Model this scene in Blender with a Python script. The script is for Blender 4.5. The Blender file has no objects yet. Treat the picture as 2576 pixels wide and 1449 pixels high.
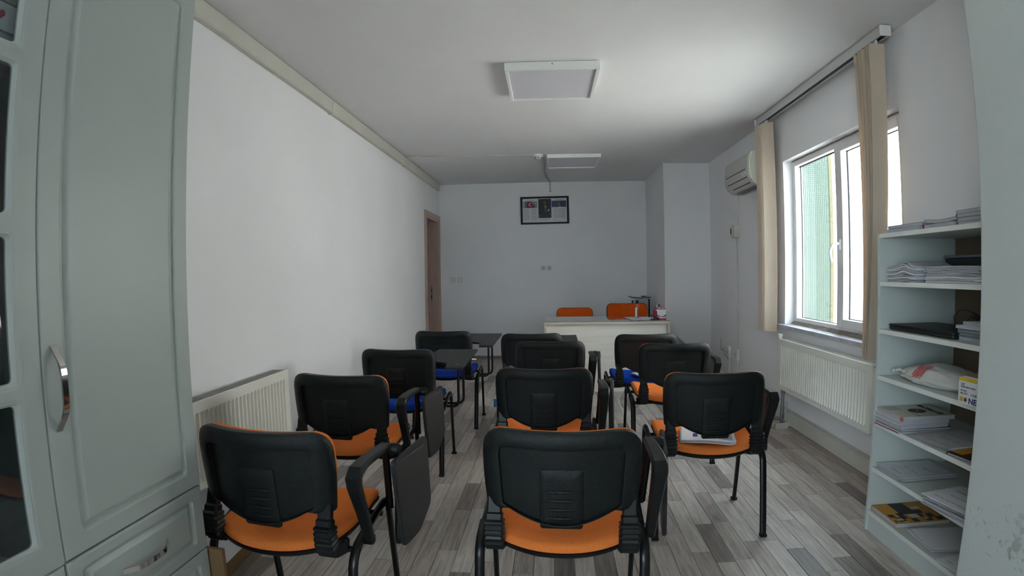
import bpy, bmesh, math, random
from math import sin, cos, pi, radians
from mathutils import Vector, Matrix, noise
random.seed(7)
C = bpy.context.scene.collection
SC = bpy.context.scene

# ------------------------------------------------------------------ camera
cam = bpy.data.cameras.new('camera'); camo = bpy.data.objects.new('camera', cam); C.objects.link(camo)
cam.type = 'PANO'; cam.sensor_fit = 'HORIZONTAL'; cam.sensor_width = 36.0; cam.sensor_height = 20.25
cam.clip_start = 0.05; cam.clip_end = 300
cy = cam
cy.panorama_type = 'FISHEYE_LENS_POLYNOMIAL'; cy.fisheye_fov = radians(175)
cy.fisheye_polynomial_k0 = 0.0
cy.fisheye_polynomial_k1 = -0.055421500865
cy.fisheye_polynomial_k2 = -7.805595120e-05
cy.fisheye_polynomial_k3 = 3.609678906e-05
cy.fisheye_polynomial_k4 = -6.378763597e-07
_R = Matrix(((0.9968615451, -0.0784801512, 0.0103887324), (0.0781681976, 0.9965571183, 0.0276340894), (-0.0125216927, -0.0267352926, 0.9995641207)))
_M = Matrix((_R.col[0], _R.col[2], -_R.col[1])).transposed()
camo.matrix_world = Matrix.Translation((0, 0, 1.26)) @ _M.to_4x4()
SC.camera = camo

# ------------------------------------------------------------------ light and exposure
SC.view_settings.view_transform = 'Standard'; SC.view_settings.look = 'None'
SC.view_settings.gamma = 1.0; SC.view_settings.use_curve_mapping = False
SC.view_settings.exposure = 0.25
SC.cycles.use_denoising = True
SC.cycles.max_bounces = 8; SC.cycles.diffuse_bounces = 5; SC.cycles.glossy_bounces = 4; SC.cycles.transparent_max_bounces = 12
SC.cycles.sample_clamp_indirect = 12.0
w = bpy.data.worlds.new('world'); SC.world = w; w.use_nodes = True
bg = w.node_tree.nodes['Background']; bg.inputs[0].default_value = (0.76, 0.88, 1.0, 1); bg.inputs[1].default_value = 8.6
sun = bpy.data.lights.new('sun', 'SUN'); suno = bpy.data.objects.new('sun', sun); C.objects.link(suno)
sun.energy = 56.0; sun.angle = radians(0.6); sun.color = (1.0, 0.965, 0.93)
suno.rotation_euler = Vector((0.80, -0.45, -1.15)).to_track_quat('-Z', 'Y').to_euler()
for (loc, rot, sx, sy) in (((2.14, 3.47, 1.5), (0, radians(-90), 0), 1.36, 1.52), ((-1.675, -2.75, 1.40), (radians(-90), 0, 0), 2.85, 1.9)):
    pl = bpy.data.lights.new('window_portal', 'AREA'); plo = bpy.data.objects.new('window_portal', pl); C.objects.link(plo)
    pl.shape = 'RECTANGLE'; pl.size = sx; pl.size_y = sy; pl.cycles.is_portal = True
    plo.location = loc; plo.rotation_euler = rot
plo.rotation_euler = (radians(90), 0, 0)
bpy.data.objects['window_portal'].rotation_euler = (0, radians(90), 0)

# ------------------------------------------------------------------ materials
def nt(name):
    m = bpy.data.materials.new(name); m.use_nodes = True
    n = m.node_tree.nodes; return m, n, m.node_tree.links, n['Principled BSDF']
def mat(name, col, rough=0.5, metal=0.0, bump=0.0, bscale=100.0, var=0.0, vscale=4.0, spec=0.5, stretch=None, detail=3.0, coat=0.0):
    m, n, l, p = nt(name)
    p.inputs['Base Color'].default_value = (*col, 1); p.inputs['Roughness'].default_value = rough
    p.inputs['Metallic'].default_value = metal; p.inputs['Specular IOR Level'].default_value = spec
    if coat: p.inputs['Coat Weight'].default_value = coat; p.inputs['Coat Roughness'].default_value = 0.05
    if bump or var:
        g = n.new('ShaderNodeNewGeometry'); src = g.outputs['Position']
        if stretch:
            mp = n.new('ShaderNodeVectorMath'); mp.operation = 'MULTIPLY'; mp.inputs[1].default_value = stretch
            l.new(src, mp.inputs[0]); src = mp.outputs[0]
    if bump:
        t = n.new('ShaderNodeTexNoise'); t.inputs['Scale'].default_value = bscale; t.inputs['Detail'].default_value = detail
        l.new(src, t.inputs['Vector']); b = n.new('ShaderNodeBump'); b.inputs['Strength'].default_value = bump
        b.inputs['Distance'].default_value = 0.004
        l.new(t.outputs['Fac'], b.inputs['Height']); l.new(b.outputs[0], p.inputs['Normal'])
    if var:
        t = n.new('ShaderNodeTexNoise'); t.inputs['Scale'].default_value = vscale; t.inputs['Detail'].default_value = 4
        l.new(src, t.inputs['Vector']); r = n.new('ShaderNodeMapRange')
        r.inputs['From Min'].default_value = 0.25; r.inputs['From Max'].default_value = 0.75
        r.inputs['To Min'].default_value = 1 - var; r.inputs['To Max'].default_value = 1 + var * 0.4
        l.new(t.outputs['Fac'], r.inputs['Value']); x = n.new('ShaderNodeVectorMath'); x.operation = 'SCALE'
        x.inputs[0].default_value = col; l.new(r.outputs[0], x.inputs['Scale']); l.new(x.outputs[0], p.inputs['Base Color'])
    return m
def wall_mat(name, col, marks=0.0):
    # painted plaster with a fine roller relief and faint grime
    m = mat(name, col, 0.9, bump=0.14, bscale=160, var=0.05, vscale=1.3, spec=0.2)
    if marks:
        n = m.node_tree.nodes; l = m.node_tree.links; p = n['Principled BSDF']
        g = n.new('ShaderNodeNewGeometry'); t = n.new('ShaderNodeTexNoise'); t.inputs['Scale'].default_value = 55; t.inputs['Detail'].default_value = 6
        l.new(g.outputs['Position'], t.inputs['Vector'])
        t2 = n.new('ShaderNodeTexNoise'); t2.inputs['Scale'].default_value = 3.1; l.new(g.outputs['Position'], t2.inputs['Vector'])
        a = n.new('ShaderNodeMath'); a.operation = 'MULTIPLY'; l.new(t.outputs['Fac'], a.inputs[0]); l.new(t2.outputs['Fac'], a.inputs[1])
        r = n.new('ShaderNodeMapRange'); r.inputs['From Min'].default_value = 0.375; r.inputs['From Max'].default_value = 0.43
        r.inputs['To Max'].default_value = marks; l.new(a.outputs[0], r.inputs['Value'])
        mx = n.new('ShaderNodeMix'); mx.data_type = 'RGBA'; sp_ = n.new('ShaderNodeSeparateXYZ'); l.new(g.outputs['Position'], sp_.inputs[0]); zr = n.new('ShaderNodeMapRange')
        zr.inputs['From Min'].default_value = 0.75; zr.inputs['From Max'].default_value = 0.45; l.new(sp_.outputs['Z'], zr.inputs['Value'])
        ml = n.new('ShaderNodeMath'); ml.operation = 'MULTIPLY'; l.new(r.outputs[0], ml.inputs[0]); l.new(zr.outputs[0], ml.inputs[1]); l.new(ml.outputs[0], mx.inputs['Factor'])
        src = p.inputs['Base Color'].links[0].from_socket; l.new(src, mx.inputs['A']); mx.inputs['B'].default_value = (0.16, 0.14, 0.13, 1)
        l.new(mx.outputs['Result'], p.inputs['Base Color'])
    return m
M = {}
M['wall'] = wall_mat('wall_paint', (0.84, 0.84, 0.855), 0.0)
M['wall_end'] = wall_mat('wall_paint_end_lightened', (0.89, 0.895, 0.91), 0.0)  # lighter copy of the wall paint, brightens the end wall by colour
M['wall_near'] = wall_mat('wall_paint_near_tinted', (0.50, 0.53, 0.51), 0.5)  # darker copy of the wall paint, greenish cast of outside light mixed in
M['ceiling'] = wall_mat('ceiling_paint', (0.80, 0.80, 0.81))
M['black_plastic'] = mat('black_moulded_plastic', (0.0060, 0.0078, 0.0080), 0.44, bump=0.35, bscale=420, spec=0.30, detail=1)
M['black_smooth'] = mat('black_smooth_plastic', (0.0065, 0.0072, 0.0078), 0.42, spec=0.32)
M['black_metal'] = mat('black_lacquered_tube', (0.004, 0.004, 0.0045), 0.30, spec=0.4)
M['tablet'] = mat('black_laminate', (0.017, 0.017, 0.018), 0.45, bump=0.1, bscale=500)
M['chip'] = mat('raw_chipboard', (0.30, 0.12, 0.05), 0.9, bump=0.6, bscale=300)
M['orange'] = mat('orange_fabric', (0.93, 0.25, 0.055), 0.95, bump=0.7, bscale=700, var=0.18, vscale=300, spec=0.1)
M['deep_orange'] = mat('deep_orange_fabric', (0.80, 0.12, 0.015), 0.95, bump=0.5, bscale=700, spec=0.1)
M['blue'] = mat('blue_fabric', (0.010, 0.055, 0.42), 0.95, bump=0.7, bscale=700, var=0.18, vscale=300, spec=0.1)
M['cream'] = mat('cream_enamel', (0.82, 0.81, 0.74), 0.35, var=0.05, vscale=6)
M['cream_pvc'] = mat('cream_pvc', (0.60, 0.585, 0.52), 0.45, var=0.06, vscale=5)
M['grille'] = mat('radiator_grille', (0.42, 0.41, 0.38), 0.5)
M['white_pvc'] = mat('white_pvc', (0.78, 0.78, 0.77), 0.35)
M['frame_pvc'] = mat('window_pvc', (0.72, 0.70, 0.70), 0.4, var=0.08, vscale=9)
M['gasket'] = mat('black_gasket', (0.02, 0.02, 0.03), 0.6)
M['cabinet'] = mat('satin_grey_green_foil', (0.42, 0.455, 0.435), 0.38, bump=0.04, bscale=260, spec=0.4)  # base colour also holds the greenish cast of light from outside
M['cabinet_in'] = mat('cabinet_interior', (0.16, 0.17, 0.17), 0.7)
M['chrome'] = mat('polished_chrome', (0.62, 0.60, 0.58), 0.08, metal=1.0)
M['steel'] = mat('dull_steel', (0.30, 0.30, 0.30), 0.4, metal=0.9)
M['shelf'] = mat('white_melamine', (0.56, 0.61, 0.585), 0.45, bump=0.05, bscale=300, spec=0.35)
M['shelf_edge'] = mat('white_edging', (0.76, 0.78, 0.74), 0.45)
M['hardboard'] = mat('brown_hardboard', (0.17, 0.125, 0.075), 0.8, var=0.1)
M['paper'] = mat('white_paper', (0.74, 0.74, 0.78), 0.85, var=0.04, vscale=30)
M['paper_grey'] = mat('grey_newsprint', (0.50, 0.50, 0.52), 0.9, var=0.08, vscale=30)
M['paper_edge'] = mat('paper_edges', (0.66, 0.66, 0.70), 0.9, bump=0.9, bscale=60, stretch=(1, 1, 25), var=0.14, vscale=16)
M['ink'] = mat('printed_ink', (0.05, 0.05, 0.055), 0.8)
M['ink_grey'] = mat('grey_print', (0.27, 0.27, 0.29), 0.8)
M['ink_navy'] = mat('navy_print', (0.02, 0.03, 0.18), 0.7)
M['red'] = mat('red_print', (0.33, 0.012, 0.022), 0.6)
M['red_pl'] = mat('red_plastic', (0.36, 0.010, 0.03), 0.35)
M['yellow'] = mat('yellow_print', (0.70, 0.50, 0.03), 0.6)
M['amber'] = mat('amber_cover', (0.55, 0.26, 0.02), 0.5)
M['tan'] = mat('tan_cover', (0.60, 0.58, 0.50), 0.6)
M['dark_brown'] = mat('dark_brown_print', (0.055, 0.028, 0.020), 0.6)
M['pink'] = mat('pink_print', (0.55, 0.12, 0.12), 0.6)
M['slate'] = mat('slate_band', (0.16, 0.19, 0.21), 0.7)
M['black_case'] = mat('black_case', (0.010, 0.011, 0.013), 0.5, bump=0.2, bscale=400)
M['blind'] = mat('beige_blind_fabric', (0.80, 0.69, 0.56), 0.9, bump=0.5, bscale=60, stretch=(8, 8, 0.4), var=0.05, vscale=40)
_m = M['blind']; _n = _m.node_tree.nodes; _l = _m.node_tree.links
_tr = _n.new('ShaderNodeBsdfTranslucent'); _tr.inputs[0].default_value = (0.66, 0.50, 0.34, 1); _mx = _n.new('ShaderNodeMixShader'); _mx.inputs[0].default_value = 0.30
_l.new(_n['Principled BSDF'].outputs[0], _mx.inputs[1]); _l.new(_tr.outputs[0], _mx.inputs[2]); _l.new(_mx.outputs[0], _n['Material Output'].inputs[0])
M['rail'] = mat('grey_white_rail', (0.55, 0.55, 0.54), 0.5)
M['marble'] = mat('grey_marble_sill', (0.50, 0.50, 0.55), 0.35, var=0.3, vscale=14)
M['mortar'] = mat('dirty_mortar', (0.26, 0.22, 0.18), 0.95, bump=1.0, bscale=60, var=0.4, vscale=30)
M['door_wood'] = mat('brown_pink_laminate', (0.50, 0.36, 0.30), 0.5, bump=0.1, bscale=30, stretch=(12, 12, 0.6), var=0.10, vscale=5)
M['door_edge'] = mat('pale_door_edge', (0.45, 0.38, 0.32), 0.5)
M['lamp_frame'] = mat('white_lamp_frame', (0.80, 0.82, 0.80), 0.5)
M['diffuser'] = mat('opal_diffuser', (0.66, 0.65, 0.71), 0.4)
M['ac'] = mat('ivory_appliance_plastic', (0.56, 0.55, 0.52), 0.45)
M['ac_end'] = mat('pale_green_appliance_plastic', (0.68, 0.72, 0.60), 0.45)
M['desk_front'] = mat('pale_ash_laminate', (0.86, 0.81, 0.71), 0.5, bump=0.05, bscale=20, stretch=(0.35, 1, 7), var=0.12, vscale=4)
M['desk_edge'] = mat('beige_desk_edging', (0.58, 0.50, 0.40), 0.5)
M['skirting'] = mat('taupe_skirting', (0.33, 0.27, 0.24), 0.5)
M['cardboard'] = mat('brown_cardboard', (0.20, 0.115, 0.05), 0.8, var=0.1)
M['cloth'] = mat('cream_cotton', (0.66, 0.66, 0.62), 0.95, bump=0.6, bscale=400, spec=0.1)
M['flag_red'] = mat('flag_red', (0.20, 0.010, 0.018), 0.5)
M['photo_navy'] = mat('photo_navy', (0.012, 0.03, 0.13), 0.4)
M['photo_black'] = mat('photo_black', (0.010, 0.009, 0.010), 0.4)
M['photo_sky'] = mat('photo_sky', (0.28, 0.33, 0.43), 0.5)
M['photo_skin'] = mat('photo_skin', (0.22, 0.085, 0.055), 0.5)
M['photo_skin_dim'] = mat('photo_skin_dim', (0.13, 0.12, 0.09), 0.5)
M['green_tile'] = mat('green_mosaic', (0.055, 0.085, 0.065), 0.45, var=0.10, vscale=3)
M['grout'] = mat('pale_grout', (0.075, 0.105, 0.085), 0.9)
M['yellow_render'] = mat('yellow_render', (0.12, 0.105, 0.06), 0.9)
M['white_render'] = mat('white_render', (0.74, 0.72, 0.70), 0.9)
M['pink_render'] = mat('pink_render', (0.042, 0.032, 0.032), 0.9)
M['far_glass'] = mat('far_window_glass', (0.03, 0.034, 0.032), 0.4)
M['ground'] = mat('pale_concrete', (0.38, 0.375, 0.36), 0.9, var=0.1, vscale=0.6)
M['slate_blue'] = mat('slate_blue', (0.02, 0.07, 0.14), 0.7)
M['pen_blue'] = mat('pen_blue', (0.02, 0.02, 0.12), 0.4)
def glass_mat(name, tint, f=0.06, rough=0.0):
    m = bpy.data.materials.new(name); m.use_nodes = True; n = m.node_tree.nodes; l = m.node_tree.links; n.clear()
    o = n.new('ShaderNodeOutputMaterial'); mx = n.new('ShaderNodeMixShader'); t = n.new('ShaderNodeBsdfTransparent'); g = n.new('ShaderNodeBsdfGlossy')
    lw = n.new('ShaderNodeLayerWeight'); pw = n.new('ShaderNodeMath'); pw.operation = 'POWER'; pw.inputs[1].default_value = 5.0
    fr = n.new('ShaderNodeMath'); fr.operation = 'MULTIPLY_ADD'; fr.inputs[1].default_value = 0.96; fr.inputs[2].default_value = 0.04
    l.new(lw.outputs['Facing'], pw.inputs[0]); l.new(pw.outputs[0], fr.inputs[0])
    t.inputs[0].default_value = (*tint, 1); g.inputs['Roughness'].default_value = rough
    l.new(fr.outputs[0], mx.inputs[0]); l.new(t.outputs[0], mx.inputs[1]); l.new(g.outputs[0], mx.inputs[2]); l.new(mx.outputs[0], o.inputs[0])
    return m
M['glass'] = glass_mat('window_glass', (0.93, 0.96, 0.95))
M['cab_glass'] = glass_mat('cabinet_glass', (0.85, 0.88, 0.88))
M['bottle'] = glass_mat('clear_plastic', (0.95, 0.94, 0.95), rough=0.05)
M['film'] = glass_mat('crumpled_film', (0.90, 0.90, 0.90), rough=0.12)
M['desk_glass'] = mat('desk_glass_top', (0.26, 0.25, 0.22), 0.03, spec=1.0, coat=1.0)
# floor staves: six tones with stretched grain
def stave(name, a, b):
    m, n, l, p = nt(name)
    g = n.new('ShaderNodeNewGeometry'); oi = n.new('ShaderNodeObjectInfo')
    v = n.new('ShaderNodeVectorMath'); v.operation = 'MULTIPLY'; v.inputs[1].default_value = (1.0, 0.07, 1.0)
    l.new(g.outputs['Position'], v.inputs[0]); v2 = n.new('ShaderNodeVectorMath'); v2.operation = 'ADD'; l.new(v.outputs[0], v2.inputs[0])
    cb = n.new('ShaderNodeCombineXYZ'); l.new(oi.outputs['Random'], cb.inputs[1]); l.new(oi.outputs['Random'], cb.inputs[2]); l.new(cb.outputs[0], v2.inputs[1])
    t = n.new('ShaderNodeTexNoise'); t.inputs['Scale'].default_value = 62; t.inputs['Detail'].default_value = 6; t.inputs['Roughness'].default_value = 0.68; t.inputs['Distortion'].default_value = 0.6
    l.new(v2.outputs[0], t.inputs['Vector'])
    r = n.new('ShaderNodeValToRGB'); r.color_ramp.elements[0].position = 0.36; r.color_ramp.elements[1].position = 0.62
    r.color_ramp.elements[0].color = (*a, 1); r.color_ramp.elements[1].color = (*b, 1); l.new(t.outputs['Fac'], r.inputs[0])
    l.new(r.outputs[0], p.inputs['Base Color']); p.inputs['Roughness'].default_value = 0.36; p.inputs['Specular IOR Level'].default_value = 0.5
    bp = n.new('ShaderNodeBump'); bp.inputs['Strength'].default_value = 0.12; bp.inputs['Distance'].default_value = 0.002
    l.new(t.outputs['Fac'], bp.inputs['Height']); l.new(bp.outputs[0], p.inputs['Normal'])
    return m
_tones = [((.33, .28, .245), (.58, .515, .46)), ((.26, .215, .19), (.46, .395, .35)), ((.40, .345, .305), (.63, .57, .515)),
          ((.165, .135, .12), (.30, .255, .23)), ((.31, .26, .225), (.53, .46, .41)), ((.135, .11, .105), (.255, .215, .20))]
STAVES = [stave('oak_stave_%d' % i, a, b) for i, (a, b) in enumerate(_tones)]
M['floor_base'] = mat('floor_joint_dark', (0.09, 0.075, 0.07), 0.7)

# ------------------------------------------------------------------ helpers
def obj(name, bm, m, parent=None, smooth=False):
    me = bpy.data.meshes.new(name); bm.normal_update(); bm.to_mesh(me); bm.free()
    for x in (m if isinstance(m, (list, tuple)) else [m]): me.materials.append(M[x] if isinstance(x, str) else x)
    if smooth:
        for f in me.polygons: f.use_smooth = True
        try: me.set_sharp_from_angle(angle=radians(smooth if smooth is not True else 40))
        except Exception: pass
    o = bpy.data.objects.new(name, me); C.objects.link(o)
    if parent: o.parent = parent
    return o
def thing(name, label, cat, loc=(0, 0, 0), rz=0.0, group=None):
    o = bpy.data.objects.new(name, None); C.objects.link(o); o.empty_display_size = 0.1
    o.location = loc; o.rotation_euler = (0, 0, rz); o['label'] = label; o['category'] = cat
    if group: o['group'] = group
    return o
def tag(o, label, cat, group=None):
    o['label'] = label; o['category'] = cat
    if group: o['group'] = group
    return o
def struct(o, label=None, cat=None):
    o['kind'] = 'structure'
    if label: o['label'] = label
    if cat: o['category'] = cat
    return o
def box(bm, x0, x1, y0, y1, z0, z1, mi=0, T=None):
    vs = [bm.verts.new(v) for v in ((x0, y0, z0), (x1, y0, z0), (x1, y1, z0), (x0, y1, z0), (x0, y0, z1), (x1, y0, z1), (x1, y1, z1), (x0, y1, z1))]
    if T:
        for v in vs: v.co = T @ v.co
    for q in ((0, 3, 2, 1), (4, 5, 6, 7), (0, 1, 5, 4), (1, 2, 6, 5), (2, 3, 7, 6), (3, 0, 4, 7)):
        f = bm.faces.new([vs[i] for i in q]); f.material_index = mi
    return vs
def B(*boxes, bevel=0.0, seg=2):
    bm = bmesh.new()
    for b in boxes: box(bm, *b)
    if bevel: bmesh.ops.bevel(bm, geom=bm.edges[:], offset=bevel, segments=seg, profile=0.6, affect='EDGES', clamp_overlap=True)
    return bm
def tube(bm, pts, r, n=10, sx=1.0, cap=True, up=Vector((0, 0, 1)), mi=0, rads=None):
    pts = [Vector(p) for p in pts]; rings = []; N = len(pts)
    prev = None
    for i, p in enumerate(pts):
        d = (pts[min(i + 1, N - 1)] - pts[max(i - 1, 0)]).normalized()
        a = prev if prev is not None else (up if abs(d.dot(up)) < 0.95 else Vector((1, 0, 0)))
        u = (a - d * a.dot(d)).normalized(); v = d.cross(u); prev = u
        rr = rads[i] if rads else r
        rings.append([bm.verts.new(p + u * (cos(2 * pi * k / n) * rr) + v * (sin(2 * pi * k / n) * rr * sx)) for k in range(n)])
    for a, b in zip(rings, rings[1:]):
        for k in range(n):
            f = bm.faces.new((a[k], a[(k + 1) % n], b[(k + 1) % n], b[k])); f.material_index = mi
    if cap:
        bm.faces.new(rings[0][::-1]).material_index = mi; bm.faces.new(rings[-1]).material_index = mi
    return rings
def T(pts, r, **k):
    bm = bmesh.new(); tube(bm, pts, r, **k); return bm
def bend(pts, rad, n=5):
    # round the inner corners of a polyline
    pts = [Vector(p) for p in pts]; out = [pts[0]]
    for i in range(1, len(pts) - 1):
        a, b, c = pts[i - 1], pts[i], pts[i + 1]
        r = min(rad, (a - b).length * 0.49, (c - b).length * 0.49)
        p0 = b + (a - b).normalized() * r; p1 = b + (c - b).normalized() * r
        for k in range(n + 1):
            t = k / n; out.append(p0 * (1 - t) ** 2 + b * 2 * t * (1 - t) + p1 * t * t)
    out.append(pts[-1]); return out
def lathe(bm, prof, loc=(0, 0, 0), n=20, mi=0, T=None):
    rings = []
    for r, z in prof:
        ring = [bm.verts.new(Vector((loc[0] + r * cos(2 * pi * k / n), loc[1] + r * sin(2 * pi * k / n), loc[2] + z))) for k in range(n)]
        if T:
            for v in ring: v.co = T @ v.co
        rings.append(ring)
    for a, b in zip(rings, rings[1:]):
        for k in range(n):
            f = bm.faces.new((a[k], a[(k + 1) % n], b[(k + 1) % n], b[k])); f.material_index = mi
    bm.faces.new(rings[0][::-1]).material_index = mi; bm.faces.new(rings[-1]).material_index = mi
def prism(bm, poly, a0, a1, f, mi=0):
    # poly in 2D, extruded from a0 to a1, f(u, v, a) gives the 3D point
    lo = [bm.verts.new(f(u, v, a0)) for u, v in poly]; hi = [bm.verts.new(f(u, v, a1)) for u, v in poly]
    n = len(poly)
    for k in range(n):
        bm.faces.new((lo[k], lo[(k + 1) % n], hi[(k + 1) % n], hi[k])).material_index = mi
    bm.faces.new(lo[::-1]).material_index = mi; bm.faces.new(hi).material_index = mi
def P(poly, a0, a1, f, bevel=0.0, seg=2):
    bm = bmesh.new(); prism(bm, poly, a0, a1, f); bmesh.ops.recalc_face_normals(bm, faces=bm.faces[:])
    if bevel: bmesh.ops.bevel(bm, geom=[e for e in bm.edges if e.calc_face_angle(0) > 0.5], offset=bevel, segments=seg, affect='EDGES', clamp_overlap=True)
    return bm
def rrect(x0, x1, y0, y1, r, n=5):
    out = []
    for cx, cyy, a in ((x1 - r, y1 - r, 0), (x0 + r, y1 - r, 90), (x0 + r, y0 + r, 180), (x1 - r, y0 + r, 270)):
        for k in range(n + 1):
            t = radians(a + 90 * k / n); out.append((cx + r * cos(t), cyy + r * sin(t)))
    return out
def roundpoly(pts, rads, n=6):
    N = len(pts); out = []
    for i, (b, r) in enumerate(zip(pts, rads)):
        a = Vector(pts[i - 1]); c = Vector(pts[(i + 1) % N]); b = Vector(b)
        if r <= 0: out.append(tuple(b)); continue
        r = min(r, (a - b).length * .49, (c - b).length * .49)
        p0 = b + (a - b).normalized() * r; p1 = b + (c - b).normalized() * r
        for k in range(n + 1):
            t = k / n; out.append(tuple(p0 * (1 - t) ** 2 + b * 2 * t * (1 - t) + p1 * t * t))
    return out
def radial(poly, c, n):
    # outline radius from centre c in n directions
    res = []
    for k in range(n):
        t = 2 * pi * k / n; dx, dy = cos(t), sin(t); best = 0
        for i in range(len(poly)):
            x1, y1 = poly[i - 1][0] - c[0], poly[i - 1][1] - c[1]; x2, y2 = poly[i][0] - c[0], poly[i][1] - c[1]
            ex, ey = x2 - x1, y2 - y1; den = dx * ey - dy * ex
            if abs(den) < 1e-12: continue
            s = (x1 * ey - y1 * ex) / den; q = (x1 * dy - y1 * dx) / den
            if s > 0 and -1e-9 <= q <= 1 + 1e-9: best = max(best, s)
        res.append((c[0] + best * dx, c[1] + best * dy))
    return res
def loft(bm, rings, mi=0, close=True):
    R = [[bm.verts.new(p) for p in r] for r in rings]; n = len(R[0])
    for a, b in zip(R, R[1:]):
        for k in range(n): bm.faces.new((a[k], a[(k + 1) % n], b[(k + 1) % n], b[k])).material_index = mi
    if close:
        for r, s in ((R[0], -1), (R[-1], 1)):
            c = bm.verts.new(sum((v.co for v in r), Vector()) / n)
            for k in range(n):
                f = (r[k], r[(k + 1) % n], c) if s > 0 else (r[(k + 1) % n], r[k], c)
                bm.faces.new(f).material_index = mi
    return R
def text(name, s, size, m, origin, xdir, ydir, parent=None, align='CENTER', depth=0.0004, lift=0.0008, bold=0.0, sx=1.0):
    cu = bpy.data.curves.new(name, 'FONT'); cu.body = s; cu.size = size; cu.align_x = align; cu.align_y = 'CENTER'; cu.extrude = depth; cu.offset = bold * .4 if size > .02 else 0.0
    to = bpy.data.objects.new('tmp', cu); C.objects.link(to)
    me = bpy.data.meshes.new_from_object(to.evaluated_get(bpy.context.evaluated_depsgraph_get())); bpy.data.objects.remove(to)
    x = Vector(xdir).normalized(); y = Vector(ydir).normalized(); z = x.cross(y)
    mtx = Matrix((x * sx, y, z)).transposed().to_4x4(); mtx.translation = Vector(origin) + z * lift
    me.transform(mtx); me.materials.clear(); me.materials.append(M[m]); me.name = name
    o = bpy.data.objects.new(name, me); C.objects.link(o)
    if parent: o.parent = parent
    return o
def copy_tree(o, parent=None):
    c = o.copy(); C.objects.link(c)
    if parent: c.parent = parent
    for ch in [x for x in list(C.objects) if x.parent == o]: copy_tree(ch, c)
    return c

# ------------------------------------------------------------------ room dimensions
XL, XR, YB, YN, H = -1.675, 1.966, 7.537, -2.6, 2.613
XN, YJ = -3.35, -.30   # the space behind the camera widens to the left
# ceiling, walls
ceil_o = struct(obj('ceiling', B((XL - .4, XR + .25, YJ, YB + .25, H, H + .22), (XN - .2, XR + .25, YN - .25, YJ, H, H + .22)), 'ceiling'), 'grey white plaster ceiling with two square lamps', 'ceiling')
DY0, DY1, DZ = 6.70, 7.46, 2.075
struct(obj('wall_left', B((XL - .2, XL, YJ, DY0, 0, H), (XL - .2, XL, DY1, YB, 0, H), (XL - .2, XL, DY0, DY1, DZ, H)), 'wall'), 'long bare white wall with the ceiling trunking', 'wall')
struct(obj('wall_back', B((XL - 1.2, XR + .25, YB, YB + .25, 0, H)), 'wall_end'), 'white end wall behind the desk', 'wall')
WY0, WY1, WZ0, WZ1 = 2.70, 4.235, 0.815, 2.185
struct(obj('wall_right', B((XR, XR + .155, 1.42, WY0, 0, H), (XR, XR + .155, WY1, YB, 0, H), (XR, XR + .155, WY0, WY1, 0, WZ0), (XR, XR + .155, WY0, WY1, WZ1, H)), 'wall'), 'white wall with the window and the air conditioner', 'wall')
struct(obj('wall_right_near', B((1.30, XR + .24, YN, 1.42, 0, H), bevel=0.006), 'wall_near'), 'near wall corner at the right edge with scuff marks', 'wall')
struct(obj('wall_right_pillar', B((1.39, XR, 6.31, YB, 0, H)), 'wall'), 'square white corner pillar right of the desk', 'pillar')
WN0, WN1 = -3.1, -.25
struct(obj('wall_near', B((XN - .2, WN0, YN - .2, YN, 0, H), (WN1, XR + .25, YN - .2, YN, 0, H), (WN0, WN1, YN - .2, YN, 0, .45), (WN0, WN1, YN - .2, YN, 2.35, H)), 'wall'), 'white wall behind the camera', 'wall')
struct(obj('wall_left_near', B((XN - .2, XN, YN, YJ + .2, 0, H), (XN, XL - .2, YJ, YJ + .2, 0, H)), 'wall'), 'white walls of the wider space behind the camera', 'wall')
# corridor behind the door opening
struct(obj('wall_corridor', B((XL - 1.2, XL - 1.0, 5.9, YB, 0, H), (XL - 1.2, XL - .2, 5.7, 5.9, 0, H), (XL - 1.2, XL - .2, 5.7, YB, H, H + .1), (XL - 1.2, XL - .2, 5.7, YB, -.1, 0)), 'wall'), 'white corridor walls seen through the door opening', 'wall')

# floor with staves
floor = obj('floor', B((XL - .2, XR + .24, YJ, YB, -.12, -.003), (XN - .2, XR + .24, YN - .2, YJ, -.12, -.003)), 'floor_base'); struct(floor, 'grey brown wood effect laminate floor of short staves', 'floor')
SW = 0.0885; rows = int((XR - XL) / SW) + 1; cells = []; RB = 19
rng = random.Random(3)
for i in range(-RB, rows):
    x0 = XL + i * SW; x1 = min(x0 + SW, XR)
    y = YN - rng.random() * .45; last = -1; YE = YB if i >= 0 else YJ
    while y < YE:
        L = rng.choice((.36, .42, .48, .48, .55, .62)); y0 = max(y, YN); y1 = min(y + L, YE)
        t = rng.choices(range(6), (24, 16, 22, 9, 20, 7))[0]
        if t == last: t = (t + 2) % 5
        last = t
        if y1 - y0 > .03: cells.append((x0, x1, y0, y1, t))
        y += L
def stave_bm(bm, x0, x1, y0, y1, mi=0, z=0.0):
    g = .0006; c = .0012
    a = [bm.verts.new(v) for v in ((x0 + g, y0 + g, z - .003), (x1 - g, y0 + g, z - .003), (x1 - g, y1 - g, z - .003), (x0 + g, y1 - g, z - .003))]
    b = [bm.verts.new(v) for v in ((x0 + g + c, y0 + g + c, z), (x1 - g - c, y0 + g + c, z), (x1 - g - c, y1 - g - c, z), (x0 + g + c, y1 - g - c, z))]
    bm.faces.new(b).material_index = mi
    for k in range(4): bm.faces.new((a[k], a[(k + 1) % 4], b[(k + 1) % 4], b[k])).material_index = mi
def seen(c):
    xm, ym = (c[0] + c[1]) / 2, (c[2] + c[3]) / 2
    return ym > 1.35 and not (xm > 1.54 and ym < 2.35) and not (xm > 1.39 and ym > 6.3) and abs(xm) < ym * 1.15 and not (xm < -.83 * ym)
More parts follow.
